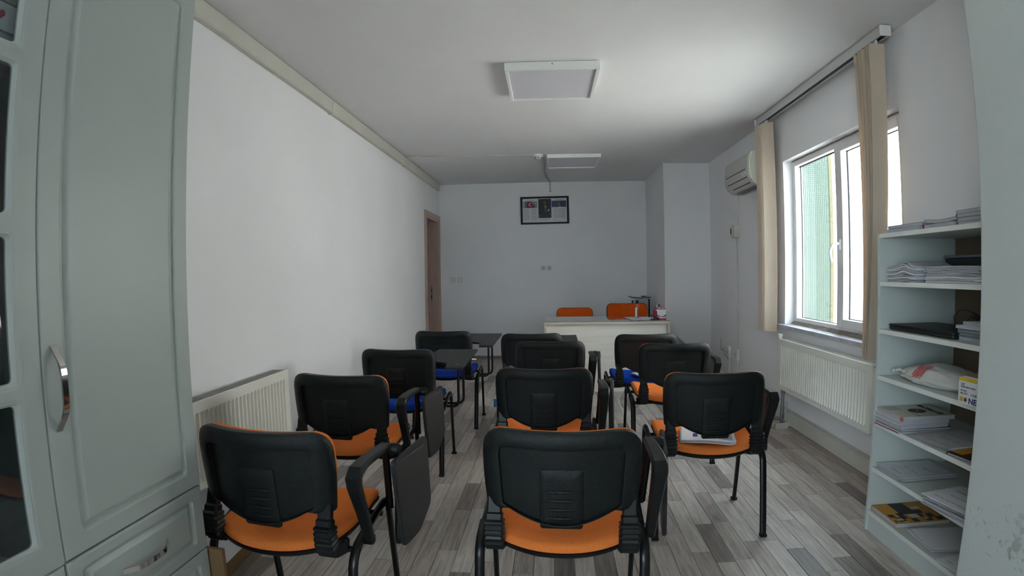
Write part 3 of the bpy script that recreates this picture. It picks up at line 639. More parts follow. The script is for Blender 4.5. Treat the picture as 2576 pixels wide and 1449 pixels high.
box(bm, .128, .16, -.0090, -.0085, .032, .035); obj('text_lines', bm, 'ink_grey', pc)
text('signature', 'K. Atatürk', .016, 'ink', (.152, -.0085, -.147), X1, Z1, pc)
bm = bmesh.new()
for cx in (-.155, .255):
    tube(bm, [(cx - .05, -.0088, -.155), (cx - .02, -.0088, -.150), (cx, -.0088, -.162), (cx + .03, -.0088, -.140), (cx + .045, -.0088, -.11), (cx + .04, -.0088, -.05), (cx + .03, -.0088, .01), (cx - .01, -.0088, .035)], .0007, n=4)
obj('ornament_line', bm, 'ink_grey', pc)

# ------------------------------------------------------------------ student chairs
def back_y(x, z): return -.232 + .052 * (x / .24) ** 2 - .10 * (z - .66)
OUT = roundpoly([(-.228, .553), (-.178, .553), (-.168, .568), (-.12, .538), (-.06, .516), (0, .508), (.06, .516), (.12, .538), (.168, .568), (.178, .553), (.228, .553), (.238, .66), (.238, .812), (0, .806), (-.238, .812), (-.238, .66)],
                [.010, .006, .008, .03, .03, .03, .03, .03, .008, .006, .010, .07, .075, .2, .075, .07])
INN = roundpoly([(-.176, .572), (-.12, .545), (-.06, .523), (0, .515), (.06, .523), (.12, .545), (.176, .572), (.187, .760), (0, .754), (-.187, .760)], [.004, .03, .03, .03, .03, .03, .004, .03, .2, .03])
CUSH = roundpoly([(-.218, .575), (-.14, .56), (0, .53), (.14, .56), (.218, .575), (.232, .68), (.230, .808), (0, .801), (-.230, .808), (-.232, .68)], [.03, .04, .1, .04, .03, .07, .07, .2, .07, .07])
NB = 240; CC = (0, .665)
ro, ri, rc = radial(OUT, CC, NB), radial(INN, CC, NB), radial(CUSH, CC, NB)
def ring(poly, s, dy, base=None):
    out = []
    for i, (x, z) in enumerate(poly):
        X, Z = CC[0] + (x - CC[0]) * s, CC[1] + (z - CC[1]) * s
        out.append(Vector((X, back_y(X, Z) + dy, Z)))
    return out
def mixring(a, b, t, dy):
    out = []
    for (x, z), (u, v) in zip(a, b):
        X, Z = x * (1 - t) + u * t, z * (1 - t) + v * t; out.append(Vector((X, back_y(X, Z) + dy, Z)))
    return out
def back_shell_bm():
    bm = bmesh.new()
    loft(bm, [ring(ro, .93, .026), ring(ro, .995, .024), ring(ro, 1.0, .010), ring(ro, .992, 0), mixring(ro, ri, .22, -.008), mixring(ro, ri, .55, -.011), mixring(ro, ri, .88, -.0105), mixring(ro, ri, .98, -.0085), ring(ri, 1.0, -.002), ring(ri, .988, .004), ring(ri, .7, .004), ring(ri, .35, .004)])
    return bm
def cushion_back_bm():
    bm = bmesh.new()
    loft(bm, [ring(rc, .95, .026), ring(rc, 1.0, .030), ring(rc, 1.004, .042), ring(rc, .975, .055), ring(rc, .9, .062), ring(rc, .5, .066)])
    return bm
SEAT = roundpoly([(-.205, -.175), (-.10, -.222), (0, -.232), (.10, -.222), (.205, -.175), (.235, -.02), (.228, .195), (0, .205), (-.228, .195), (-.235, -.02)], [.05, .06, .08, .06, .05, .1, .06, .2, .06, .1])
rs = radial(SEAT, (0, 0), 96)
def seat_z(x, y): return .446 + .020 * (x / .23) ** 2 + (.018 * min(1, max(0, (y + .05) / .15))) - .035 * max(0, (y - .14) / .07) ** 2 * .6
def sring(s, dz): return [Vector((x * s, y * s, seat_z(x * s, y * s) + dz)) for x, y in rs]
def seat_bm():
    bm = bmesh.new(); loft(bm, [sring(.96, -.024), sring(1.0, -.018), sring(1.004, -.006), sring(.985, .004), sring(.93, .010), sring(.7, .008), sring(.35, .002)]); return bm
def pan_bm():
    bm = bmesh.new(); loft(bm, [sring(.80, -.050), sring(.95, -.042), sring(1.004, -.032), sring(1.010, -.022), sring(.97, -.020)]); return bm
def bellows_bm(s):
    bm = bmesh.new(); pts = bend([(s * .203, -.178, .585), (s * .205, -.200, .50), (s * .205, -.196, .435), (s * .205, -.11, .412)], .05, 8)
    # resample
    L = [0]
    for a, b in zip(pts, pts[1:]): L.append(L[-1] + (b - a).length)
    n = 44; Rg = []
    for i in range(n + 1):
        t = L[-1] * i / n; k = max(j for j in range(len(L)) if L[j] <= t + 1e-9); k = min(k, len(pts) - 2)
        p = pts[k].lerp(pts[k + 1], (t - L[k]) / max(1e-6, L[k + 1] - L[k])); dr = (pts[k + 1] - pts[k]).normalized()
        nx = Vector((1, 0, 0)); ny = dr.cross(nx).normalized()
        f = t / L[-1]
        if f < .22: w_, d_ = .022, .012
        elif f < .30: w_, d_ = .026, .017
        else:
            rib = 1.0 if (i % 3) != 1 else .86
            w_, d_ = .0315 * rib, .025 * rib
        Rg.append([p + nx * w_ * a + ny * d_ * b for a, b in ((-1, -.7), (-.8, -1), (.8, -1), (1, -.7), (1, .7), (.8, 1), (-.8, 1), (-1, .7))])
    loft(bm, Rg); return bm
def insert_bm():
    bm = bmesh.new(); n = 10; pw = .064
    def pt(x, z, d): return Vector((x, back_y(x, z) + d, z))
    rgs = []
    pl = rrect(-pw, pw, .500, .694, .010)
    rgs.append([pt(x, z, .008) for x, z in pl]); rgs.append([pt(x, z, .0005) for x, z in pl])
    pl2 = [(x * .955, .597 + (z - .597) * .97) for x, z in pl]; rgs.append([pt(x, z, -.0015) for x, z in pl2])
    for q in (.7, .4, .15): rgs.append([pt(x * q, .597 + (z - .597) * q, -.0015) for x, z in pl2])
    loft(bm, rgs)
    return bm
def ridge_bm(z):
    bm = bmesh.new()
    for z in (z,):
        pts = [Vector((x, back_y(x, z) - .0005, z)) for x in [-.046 + .092 * i / 8 for i in range(9)]]
        tube(bm, pts, .0055, n=8, rads=[.002, .0045, .0055, .006, .006, .006, .0055, .0045, .002])
    return bm
def student_chair(name, fabric, group=None, kind='folded'):
    t = thing(name, '', 'chair', group=group)
    obj('seat', seat_bm(), fabric, t, 50); obj('seat_pan', pan_bm(), 'black_smooth', t, 50)
    bk = obj('backrest', back_shell_bm(), 'black_plastic', t, 32); obj('back_cushion', cushion_back_bm(), fabric, t, 60)
    ins = obj('back_insert', insert_bm(), 'black_plastic', bk, 40); [obj('ridge', ridge_bm(z_), 'black_plastic', bk, 60) for z_ in (.537, .566, .595, .624)]
    for s in (-1, 1): obj('back_bracket', bellows_bm(s), 'black_smooth', t, 25)
    for s in (-1, 1):
        x = s * .262
        obj('leg', T(bend([(x, -.205, .004), (x, -.145, .375), (x, -.11, .412), (x, -.04, .430)], .035), .0168, sx=.60, n=12), 'black_metal', t, 60)
        obj('leg', T(bend([(x, -.04, .430), (x, .115, .462), (x, .158, .445), (x, .215, .004)], .04, 8), .0168, sx=.60, n=12), 'black_metal', t, 60)
        for yy in (-.206, .216): obj('foot_cap', B((x - .0172, x + .0172, yy - .0112, yy + .0112, 0.0, .016), bevel=.004), 'black_smooth', t)
    for yy, zz in ((-.115, .402), (.10, .425)): obj('crossbar', T([(-.262, yy, zz), (.262, yy, zz)], .010), 'black_metal', t, True)
    if kind == 'folded':
        # plastic arm: tapered upright and forward armrest, tube post and folded writing tablet
        bm = bmesh.new(); Rg = []
        path = [(-.062, .405, .020, .012), (-.075, .44, .021, .012), (-.115, .54, .024, .014), (-.158, .635, .028, .016), (-.166, .665, .030, .016), (-.150, .684, .030, .014), (-.10, .690, .029, .012), (0, .688, .027, .011), (.085, .684, .024, .010)]
        for i, (y, z, wx, th) in enumerate(path):
            a = path[max(i - 1, 0)]; b = path[min(i + 1, len(path) - 1)]; dr = Vector((0, b[0] - a[0], b[1] - a[1])).normalized(); nn = Vector((1, 0, 0)).cross(dr)
            cx = .286 + .010 * min(1, i / 5); wx *= .82
            Rg.append([Vector((cx, y, z)) + Vector((1, 0, 0)) * wx * p + nn * th * q for p, q in ((-1, -.5), (-.75, -1), (.75, -1), (1, -.5), (1, .5), (.75, 1), (-.75, 1), (-1, .5))])
        loft(bm, Rg); obj('armrest', bm, 'black_smooth', t, 40)
        obj('arm_post', T([(.283, .125, .44), (.290, .10, .56), (.296, .075, .678)], .0135, sx=.7), 'black_metal', t, True)
        obj('arm_bracket', B((.255, .300, -.078, -.048, .402, .426), bevel=.003), 'black_metal', t)
        hg = bmesh.new(); lathe(hg, ((.020, 0), (.022, .006), (.022, .020), (.018, .026)), n=16, T=Matrix.Translation((.308, .082, .674)) @ Matrix.Rotation(pi / 2, 4, 'Y') @ Matrix.Diagonal((1, 1, 1.45, 1))); obj('hinge', hg, 'black_smooth', t, 40)
        pl = roundpoly([(.015, .655), (.275, .668), (.275, .405), (.165, .335), (.045, .335)], [.025, .025, .03, .03, .02])
        f = lambda u, v, a: Vector((.345 + a + (.668 - v) * .03 + (u - .1) * .12, u, v))
        tb = obj('writing_tablet', P(pl, 0, .016, f, .003), 'tablet', t, 30)
        gr = bmesh.new(); tube(gr, [f(u, .640, .0165) for u in (.06, .10, .15, .20, .235)], .0035, n=8); obj('pen_groove', gr, 'ink', tb, True)
    elif kind == 'desk':
        for yy, o2 in ((-.005, .0), (.075, .02)):
            x1 = .345 + o2
            obj('tablet_support', T(bend([(.255, yy, .405), (x1, yy, .402), (x1 - .004, yy + .02, .655)], .06, 8), .0085), 'black_metal', t, True)
        # tablet outline (x from chair centre, y forward)
        pl = roundpoly([(.385, -.06), (.272, -.06), (.262, .055), (.19, .085), (.075, .085), (.035, .13), (.120, .475), (.406, .475)], [.004, .004, .02, .04, .03, .02, .004, .004])
        f = lambda u, v, a: Vector((u, v, .655 + a + (v + .06) * .075))
        tb = obj('writing_tablet', P(pl, 0, .016, f, .0015), 'tablet', t)
        for u, v in ((.33, .03), (.33, .45), (.22, .45)):
            sb = bmesh.new(); box(sb, u - .008, u + .008, v - .004, v + .004, f(u, v, .016).z - .001, f(u, v, .016).z + .0015); obj('screw', sb, 'steel', tb)
    return t
orange_c = student_chair('student_chair', 'orange'); blue_c = student_chair('student_chair', 'blue', None, 'desk'); plain_c = student_chair('student_chair', 'deep_orange', None, 'none')
used = set()
def place(proto, x, y, rz, label, group):
    if id(proto) in used: o = copy_tree(proto)
    else: used.add(id(proto)); o = proto
    o.location = (x, y, 0); o.rotation_euler = (0, 0, radians(rz)); o['label'] = label; o['group'] = group
    return o
G = 'black backed tablet chairs facing the desk'
cA = place(orange_c, -.868, 1.575, -4, 'orange seated black tablet chair nearest the camera in the left row, by the cabinet', G)
cB = place(orange_c, -.985, 2.425, -2, 'orange seated black tablet chair, second of the left row, by the radiator end', G)
cE = place(orange_c, .032, 1.662, -2, 'orange seated black tablet chair of the middle row, nearest to the camera', G)
cF = place(orange_c, -.040, 2.640, -1, 'orange seated black tablet chair, second of the middle row, with a blue tag', G)
cG = place(orange_c, -.017, 3.640, 0, 'orange seated black tablet chair, third of the middle row', G)
cI = place(orange_c, .744, 2.495, 0, 'orange seated black tablet chair with a newspaper on its seat', G)
cJ = place(orange_c, .787, 3.470, 1, 'orange seated black tablet chair, second of the right row', G)
cC = place(blue_c, -.958, 3.245, 0, 'blue seated black chair with flat tablet, third of the left row', G)
cD = place(blue_c, -.885, 4.265, -1, 'blue seated black chair with chipped flat tablet, furthest of the left row', G)
cH = place(blue_c, -.170, 4.090, 3, 'blue seated black chair, furthest of the middle row, by the desk corner', G)
cK = place(blue_c, .692, 3.990, 2, 'blue seated black chair, furthest of the right row, in front of the desk', G)
ch = bmesh.new(); box(ch, .10, .262, .0, .016, 0, .014, T=Matrix.Translation((-.010, .066, .6665)) @ Matrix.Rotation(radians(4), 4, 'Z'))
o = obj('chipped_edge', ch, 'chip', cD); o['label'] = 'bare orange brown chipboard edge'
o = obj('fabric_tag', B((-.250, -.232, -.172, -.166, .605, .645), bevel=.001), 'slate_blue', cF); o['label'] = 'small blue fabric tag'
# desk chairs
place(plain_c, .292, 6.55, 180, 'deep orange backed chair behind the desk, lower left one', 'orange chairs behind the desk')
oc = thing('office_chair', 'larger deep orange backed chair behind the desk, right one behind the bottle', 'chair', (.965, 6.45, 0), pi, 'orange chairs behind the desk')
def wide(poly, s, dy, kx=1.12, kz=1.21, z0=.53):
    return [Vector((x * s * kx, -.25 + .05 * (x / .24) ** 2 + dy, z0 + ((CC[1] + (z - CC[1]) * s) - z0) * kz)) for x, z in poly]
bm = bmesh.new(); loft(bm, [wide(rc, 1.02, .02), wide(rc, 1.03, .0), wide(rc, 1.0, -.012), wide(rc, .5, -.014)]); obj('backrest', bm, 'black_plastic', oc, 60)
bm = bmesh.new(); loft(bm, [wide(rc, 1.0, .02), wide(rc, 1.01, .035), wide(rc, .97, .055), wide(rc, .5, .065)]); obj('back_cushion', bm, 'deep_orange', oc, 60)
obj('seat', seat_bm(), 'deep_orange', oc, 50); obj('seat_pan', pan_bm(), 'black_smooth', oc, 50)
obj('back_bar', T(bend([(0, -.255, .62), (0, -.26, .42), (0, -.05, .405)], .05), .02, sx=1.6), 'black_metal', oc, True)
obj('gas_column', T([(0, 0, .06), (0, 0, .41)], .022), 'black_metal', oc, True)
bm = bmesh.new()
for k in range(5):
    a = 2 * pi * k / 5 + .3; tube(bm, [(0, 0, .085), (.14 * cos(a), .14 * sin(a), .08), (.28 * cos(a), .28 * sin(a), .055)], .016, n=8)
obj('star_base', bm, 'black_smooth', oc, True)
for k in range(5):
    a = 2 * pi * k / 5 + .3; bm = bmesh.new(); lathe(bm, ((.025, -.02), (.027, 0), (.025, .02)), n=14, T=Matrix.Translation((.285 * cos(a), .285 * sin(a), .027)) @ Matrix.Rotation(pi / 2, 4, 'X')); obj('caster', bm, 'black_smooth', oc, True)

# newspaper on the right chair, magazine on the blue chair, film bags
def fold_paper(name, label, cat, loc, rz, Lx, Ly, n, m, th=.0022, wave=.004):
    t = thing(name, label, cat, loc, rz)
    for i in range(n):
        bm = bmesh.new(); z = i * th * 1.4; rg = []
        dx = random.uniform(-.006, .006)
        for k in range(13):
            x = -Lx / 2 + Lx * k / 12 + dx; zz = z + wave * (1 - cos(k / 12 * pi * 2)) * .5 + (.006 if k == 12 else 0)
            rg.append([Vector((x, -Ly / 2 + dx, zz)), Vector((x, Ly / 2 + dx, zz)), Vector((x, Ly / 2 + dx, zz + th)), Vector((x, -Ly / 2 + dx, zz + th))])
        loft(bm, rg); obj('folded_sheet', bm, m if i % 2 else 'paper', t, 50)
    return t
npz = .466
nw = fold_paper('newspaper', 'folded white newspaper lying on the orange seat of the right chair', 'newspaper', (.745, 2.405, npz), radians(-14), .25, .20, 5, 'paper_grey')
obj('blue_print', B((-.07, .02, -.05, 0, .0165, .0172)), 'ink_navy', nw); obj('text_lines', B(*[(.03, .12, -.07 + k * .012, -.065 + k * .012, .0165, .0172) for k in range(10)]), 'ink_grey', nw)
mg = fold_paper('magazine', 'crumpled grey pages lying on the blue seat of the far right chair', 'magazine', (.735, 3.97, .470), radians(20), .20, .13, 3, 'paper_grey')
def film_bag(label, loc, sx, sy, sz, seed, m='film', name='plastic_bag'):
    bm = bmesh.new(); bmesh.ops.create_icosphere(bm, subdivisions=4, radius=1)
    for v in bm.verts:
        d = v.co.normalized(); q = 1 + .28 * noise.noise(d * 2.3 + Vector((seed, 0, 0))) + .14 * abs(noise.noise(d * 6 + Vector((0, seed, 0))))
        v.co = Vector((d.x * sx, d.y * sy, d.z * sz)) * q
    zmin = min(v.co.z for v in bm.verts)
    for v in bm.verts: v.co.z = max(v.co.z - zmin * .96, 0)
    o = obj(name, bm, m, None, 35); o.location = loc; return tag(o, label, 'plastic bag')
film_bag('clear crumpled plastic film hanging below the far right blue chair', (.615, 4.02, .16), .075, .06, .080, 2.2)

# ------------------------------------------------------------------ teacher's desk
dk = thing('desk', 'pale ash teacher desk with glass top in front of the end wall', 'desk', (0, 0, 0))
DX0, DX1, DYF, DYB = -.090, 1.238, 5.36, 5.97
obj('desktop', B((DX0, DX1, DYF, DYB, .724, .752), bevel=.002), 'desk_edge', dk)
obj('side_panel', B((DX0 + .003, DX0 + .025, DYF + .004, DYB - .02, 0, .724)), 'desk_edge', dk)
obj('side_panel', B((DX1 - .025, DX1 - .003, DYF + .004, DYB - .02, 0, .724)), 'desk_edge', dk)
obj('front_panel', B((DX0 + .025, DX1 - .025, DYF + .045, DYF + .063, .0, .724)), 'desk_front', dk)
obj('glass_sheet', B((DX0 + .004, DX1 - .004, DYF + .004, DYB - .004, .7525, .760), bevel=.001), 'desk_glass', dk)
ZD = .760
bt = thing('bottle', 'clear cologne bottle with black cap on the desk', 'bottle', (.937, 5.66, ZD))
bm = bmesh.new(); lathe(bm, ((.024, 0), (.026, .003), (.026, .145), (.024, .155), (.012, .160)), n=24); obj('body', bm, 'bottle', bt, 30)
bm = bmesh.new(); lathe(bm, ((.016, .160), (.017, .161), (.017, .192), (.015, .194)), n=20); obj('cap', bm, 'black_smooth', bt, 30)
bm = bmesh.new(); n = 10
for k in range(n):
    a0, a1 = radians(195 + 60 * k / n), radians(195 + 60 * (k + 1) / n); r = .0264
    bm.faces.new([bm.verts.new((r * cos(a), r * sin(a), z)) for a, z in ((a0, .012), (a1, .012), (a1, .115), (a0, .115))])
obj('label', bm, 'paper', bt)
bm = bmesh.new(); lathe(bm, ((.0245, .002), (.0245, .035)), n=20); obj('liquid', bm, 'bottle', bt)
def sheets(name, label, cat, loc, rz, Lx, Ly, n, m='paper', th=.0012, jit=.008, curl=.0, group=None, lines=None):
    t = thing(name, label, cat, loc, rz, group); rn = random.Random(hash(label) % 1000 if False else len(label) * 7 + int(loc[2] * 1000))
    for i in range(n):
        bm = bmesh.new(); dx, dy = rn.uniform(-jit, jit), rn.uniform(-jit, jit); a = rn.uniform(-.05, .05) * (jit > .004); ca, sa = cos(a), sin(a)
        rg = []
        for k in range(9):
            y = -Ly / 2 + Ly * k / 8; z = i * th + curl * (2 * k / 8 - 1) ** 2
            row = []
            for x, zz in ((-Lx / 2, z), (Lx / 2, z), (Lx / 2, z + th * .8), (-Lx / 2, z + th * .8)): row.append(Vector((x * ca - y * sa + dx, x * sa + y * ca + dy, zz)))
            rg.append(row)
        loft(bm, rg); obj('sheet', bm, m if not isinstance(m, list) else m[i % len(m)], t)
    return t
ps = sheets('paper_sheets', 'white loose paper sheets on the desk under the bottle', 'paper', (.955, 5.63, ZD - .0), radians(8), .26, .30, 3, th=.0016, jit=.02)
bt.location.z = ZD + .0052
nh = thing('note_holder', 'red and white desk organiser with note cube and pens on the desk', 'desk organiser', (1.185, 5.49, ZD))
arch = [(-.050, 0), (.050, 0), (.052, .03), (.054, .085), (.046, .115), (.025, .133), (-.01, .138), (-.04, .125), (-.052, .10)]
obj('body', P(arch, -.01, .030, lambda u, v, a: Vector((u, a, v)), .002), 'red_pl', nh)
obj('back_cup', P(rrect(-.075, -.02, .0, .06, .02), 0, .10, lambda u, v, a: Vector((u, v, a))), 'red_pl', nh)
obj('note_pad', P(roundpoly([(-.044, .050), (-.015, .036), (.02, .036), (.049, .052), (.052, .108), (-.044, .104)], [.01, .02, .02, .01, .008, .008]), -.016, -.0105, lambda u, v, a: Vector((u, a, v))), 'paper', nh)
obj('note_pad', P(rrect(-.052, -.025, .088, .110, .006), -.018, -.0165, lambda u, v, a: Vector((u, a, v))), 'paper', nh)
obj('text_band', B((-.050, .050, -.0112, -.0095, .012, .030)), 'paper', nh); text('band_print', 'M.E.B. YAYINLARI', .012, 'red', (0, -.0115, .021), X1, Z1, nh, bold=.0002, sx=.85)
text('top_print', 'SİNAN', .022, 'paper', (.0, -.0105, .120), X1, Z1, nh, bold=.0006)
obj('pen', T([(-.035, .03, .05), (-.040, .03, .150)], .005), 'paper', nh); obj('pen', T([(-.02, .035, .05), (-.012, .035, .160)], .008, rads=[.006, .010]), 'pen_blue', nh); obj('clip', T([(-.05, .02, .13), (-.062, .01, .128), (-.064, .01, .11)], .004), 'ink', nh)
stp = thing('stapler', 'black stapler lying on the desk left of the red organiser', 'stapler', (1.105, 5.46, ZD), radians(5))
obj('base', B((-.045, .05, -.013, .013, 0, .009), bevel=.003), 'black_smooth', stp)
obj('arm', P([(-.048, .045), (-.040, .055), (.0, .036), (.045, .022), (.05, .009), (.03, .009)], -.011, .011, lambda u, v, a: Vector((u, a, v)), .002), 'black_smooth', stp)
mo = obj('mouse', B((-.025, .025, -.018, .018, 0, .02), bevel=.009, seg=3), 'black_smooth', None, True); mo.location = (1.262 - .035, 5.52, ZD + .0003); tag(mo, 'small black object lying right of the red organiser on the desk corner', 'desk accessory')
mo.location = (1.212, 5.56, ZD + .0005)
nh.location.x = 1.165; stp.location.x = 1.092
st = thing('folded_easel', 'white panel with black frame and papers on top, standing behind the desk by the pillar', 'easel', (1.205, 7.0, 0))
obj('panel', B((-.10, .105, -.01, .02, .12, .895)), 'shelf', st)
obj('frame_edge', B((.105, .125, -.02, .03, 0, .905), (-.118, -.105, -.02, .03, 0, .885), (-.105, .105, -.005, .015, .10, .12), bevel=.002), 'black_smooth', st)
tb = bmesh.new(); loft(tb, [[Vector((-.15 + .28 * k / 10, y, .912 + (.012 if k == 0 else 0) + .010 * cos(k / 10 * pi) ** 2 + z)) for y, z in ((-.06, 0), (.12, 0), (.12, .010), (-.06, .010))] for k in range(11)]); obj('top_pad', tb, 'black_smooth', st)
tb = bmesh.new(); loft(tb, [[Vector((-.13 + .25 * k / 10, y, .924 + .010 * cos(k / 10 * pi) ** 2 + z)) for y, z in ((-.05, 0), (.11, 0), (.11, .004), (-.05, .004))] for k in range(11)]); obj('top_sheet', tb, 'paper', st)
obj('marker', T([(.01, .0, .938), (.08, .0, .940)], .008), 'ink', st, True)

# ------------------------------------------------------------------ cabinet
FX = -1.02
cb = thing('tall_cabinet', 'tall grey green cabinet with glazed door, panelled door and drawers at the left edge', 'cabinet')
obj('carcass', B((XL + .02, FX - .024, 1.246, 1.264, 0, 2.24), (XL + .02, FX - .024, -.236, -.218, 0, 2.24), (XL + .02, FX - .024, .782, .806, 0, 2.24), (XL + .02, FX - .024, -.218, 1.246, 2.222, 2.24), (XL + .02, FX - .024, -.218, 1.246, .64, .66), (XL + .02, FX - .05, -.218, 1.246, .0, .045), (XL + .02, XL + .028, -.218, 1.246, .045, 2.222)), 'cabinet', cb)
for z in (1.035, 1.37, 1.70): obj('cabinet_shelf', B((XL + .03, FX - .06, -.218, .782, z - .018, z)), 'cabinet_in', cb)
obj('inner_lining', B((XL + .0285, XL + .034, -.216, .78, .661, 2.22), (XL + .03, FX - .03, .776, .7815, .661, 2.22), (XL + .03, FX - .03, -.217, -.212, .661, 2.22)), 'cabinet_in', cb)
def panel_door(name, y0, y1, z0, z1, iy, iz0, iz1, x=FX):
    # slab with a routed frame groove round a raised field
    bm = bmesh.new(); t = .022
    def rr_(y0, y1, z0, z1, r, dx): return [Vector((x + dx, a, b)) for a, b in rrect(y0, y1, z0, z1, max(r, .0008), 4)]
    oy0, oy1, oz0, oz1 = iy[0], iy[1], iz0, iz1
    loft(bm, [rr_(y0, y1, z0, z1, .001, -t), rr_(y0, y1, z0, z1, .001, -.004), rr_(y0 + .002, y1 - .002, z0 + .002, z1 - .002, .001, -.001), rr_(y0 + .005, y1 - .005, z0 + .005, z1 - .005, .001, 0),
              rr_(oy0, oy1, oz0, oz1, .012, 0), rr_(oy0 + .004, oy1 - .004, oz0 + .004, oz1 - .004, .010, -.003), rr_(oy0 + .007, oy1 - .007, oz0 + .007, oz1 - .007, .008, -.0075), rr_(oy0 + .012, oy1 - .012, oz0 + .012, oz1 - .012, .006, -.0075),
              rr_(oy0 + .024, oy1 - .024, oz0 + .024, oz1 - .024, .004, -.0008), rr_(oy0 + .026, oy1 - .026, oz0 + .026, oz1 - .026, .004, 0)])
    return obj(name, bm, 'cabinet', cb)
d1 = panel_door('door', .7985, 1.266, .664, 2.20, (.852, 1.216), .708, 2.045)
dr1 = panel_door('drawer', .7985, 1.266, .4645, .660, (.836, 1.225), .493, .632)
dr2 = panel_door('drawer', .7985, 1.266, .26, .4605, (.836, 1.225), .29, .43)
dr3 = panel_door('drawer', .7985, 1.266, .05, .256, (.836, 1.225), .08, .225)
panel_door('door', .305, .7955, .05, .660, (.36, .74), .10, .61); panel_door('door', -.22, .302, .05, .660, (-.17, .25), .10, .61)
def strap(parent, pts, wdir, wd, th=.004):
    bm = bmesh.new(); pts = [Vector(p) for p in bend(pts, .02, 5)]; wv = Vector(wdir); rg = []
    for i, p in enumerate(pts):
        dd = (pts[min(i + 1, len(pts) - 1)] - pts[max(i - 1, 0)]).normalized(); nn = dd.cross(wv).normalized()
        rg.append([p + wv * wd * a + nn * th * b for a, b in ((-.5, -.5), (.5, -.5), (.5, .5), (-.5, .5))])
    loft(bm, rg); o = obj('handle', bm, 'chrome', parent, 35); o['label'] = 'chrome bow handle'; return o
strap(d1, [(FX + .001, .826, 1.128), (FX + .030, .826, 1.085), (FX + .030, .826, .992), (FX + .001, .826, .948)], (0, 1, 0), .014)
strap(dr1, [(FX + .001, .945, .562), (FX + .030, .985, .562), (FX + .030, 1.065, .562), (FX + .001, 1.108, .562)], (0, 0, 1), .014)
strap(dr2, [(FX + .001, .945, .36), (FX + .030, .985, .36), (FX + .030, 1.065, .36), (FX + .001, 1.108, .36)], (0, 0, 1), .014)
# glazed doors
def glazed(y0, y1, gy0, gy1):
    bm = bmesh.new(); x = FX; panes = [(.725, 1.028), (1.060, 1.354), (1.388, 1.692), (1.724, 2.03)]
    zc = [.664] + [z for p in panes for z in p] + [2.20]; t = .022
    for i in range(0, len(zc), 2): box(bm, x - t, x, gy0, gy1, zc[i], zc[i + 1])
    box(bm, x - t, x, y0, gy0, .664, 2.20); box(bm, x - t, x, gy1, y1, .664, 2.20)
    o = obj('glazed_door', bm, 'cabinet', cb)
    for (a, b) in panes:
        f2 = bmesh.new(); r_ = lambda e, dx, rd: [Vector((x + dx, p, q)) for p, q in rrect(gy0 + e, gy1 - e, a + e, b - e, rd, 4)]
        rgs = [r_(-.0115, .0008, .012), r_(-.006, .0012, .012), r_(0, -.001, .012), r_(.006, -.008, .010), r_(.006, -.014, .010), r_(-.002, -.014, .010)]
        loft(f2, rgs, close=False); obj('glazing_bead', f2, 'cabinet', o, 30)
        obj('pane', B((x - .012, x - .009, gy0 + .001, gy1 - .001, a + .001, b - .001)), 'cab_glass', o)
    return o
glazed(.305, .7955, .355, .742); glazed(-.22, .302, -.168, .25)
# boxes with heart stickers and folders behind the glass
for k in range(4):
    z = 1.701 + k * .062
    bx = thing('file_box', '%s heart sticker box behind the top cabinet pane, %s' % (('lavender', 'white', 'cream', 'grey')[k], ('lowest', 'second from the bottom', 'third from the bottom', 'topmost')[k]), 'box', (FX - .185, .592, z), 0, 'boxes behind the top cabinet pane')
    obj('carton', B((-.12, .14, -.20, .18, 0, .058), bevel=.002), ('paper_grey', 'paper', 'tan', 'paper_grey')[k], bx)
    hp = [(0, -.012), (.012, .002), (.011, .009), (.005, .011), (0, .006), (-.005, .011), (-.011, .009), (-.012, .002)]
    obj('heart_sticker', P([(a + .13, b + .03) for a, b in hp], .1402, .1412, lambda u, v, a: Vector((a, u, v))), 'pink', bx)
    obj('label_strip', B((.1402, .1412, -.05, .08, .018, .042)), 'slate', bx)
for k in range(6):
    o = obj('binder', B((FX - .34, FX - .08, .25 + k * .075, .318 + k * .075, .0, .0)) if False else B((0, .27, 0, .062, 0, .29), bevel=.003), ('slate', 'ink_navy', 'ink_grey', 'black_case', 'slate', 'dark_brown')[k])
    o.location = (FX - .40, .22 + k * .078, .662); tag(o, 'dark binder behind the lowest cabinet pane, %s from the middle post' % ('sixth', 'fifth', 'fourth', 'third', 'second', 'first')[k], 'binder', 'binders behind the lowest pane')

# stuff on the floor between cabinet and wall
sk = thing('carton', 'flat paper covered carton with a red stripe on the floor under the left radiator', 'carton', (-1.50, 2.00, 0), radians(4))
obj('box', B((-.14, .13, -.22, .17, 0, .07), bevel=.003), 'cardboard', sk); obj('cover', B((-.141, .131, -.221, .171, .0705, .0725)), 'paper', sk)
obj('stripe', B((-.14, .13, .03, .045, .0727, .0735)), 'red', sk)
film_bag('white crumpled packet on the floor beside the cabinet corner', (-1.34, 1.64, 0.0), .06, .07, .035, 5.1, 'cloth', 'packet')
lb = obj('cardboard_sheet', B((-1.38, -.975, 1.27, 1.285, 0, .455), bevel=.002), 'cardboard'); tag(lb, 'brown cardboard sheet leaning on the side of the cabinet', 'cardboard')

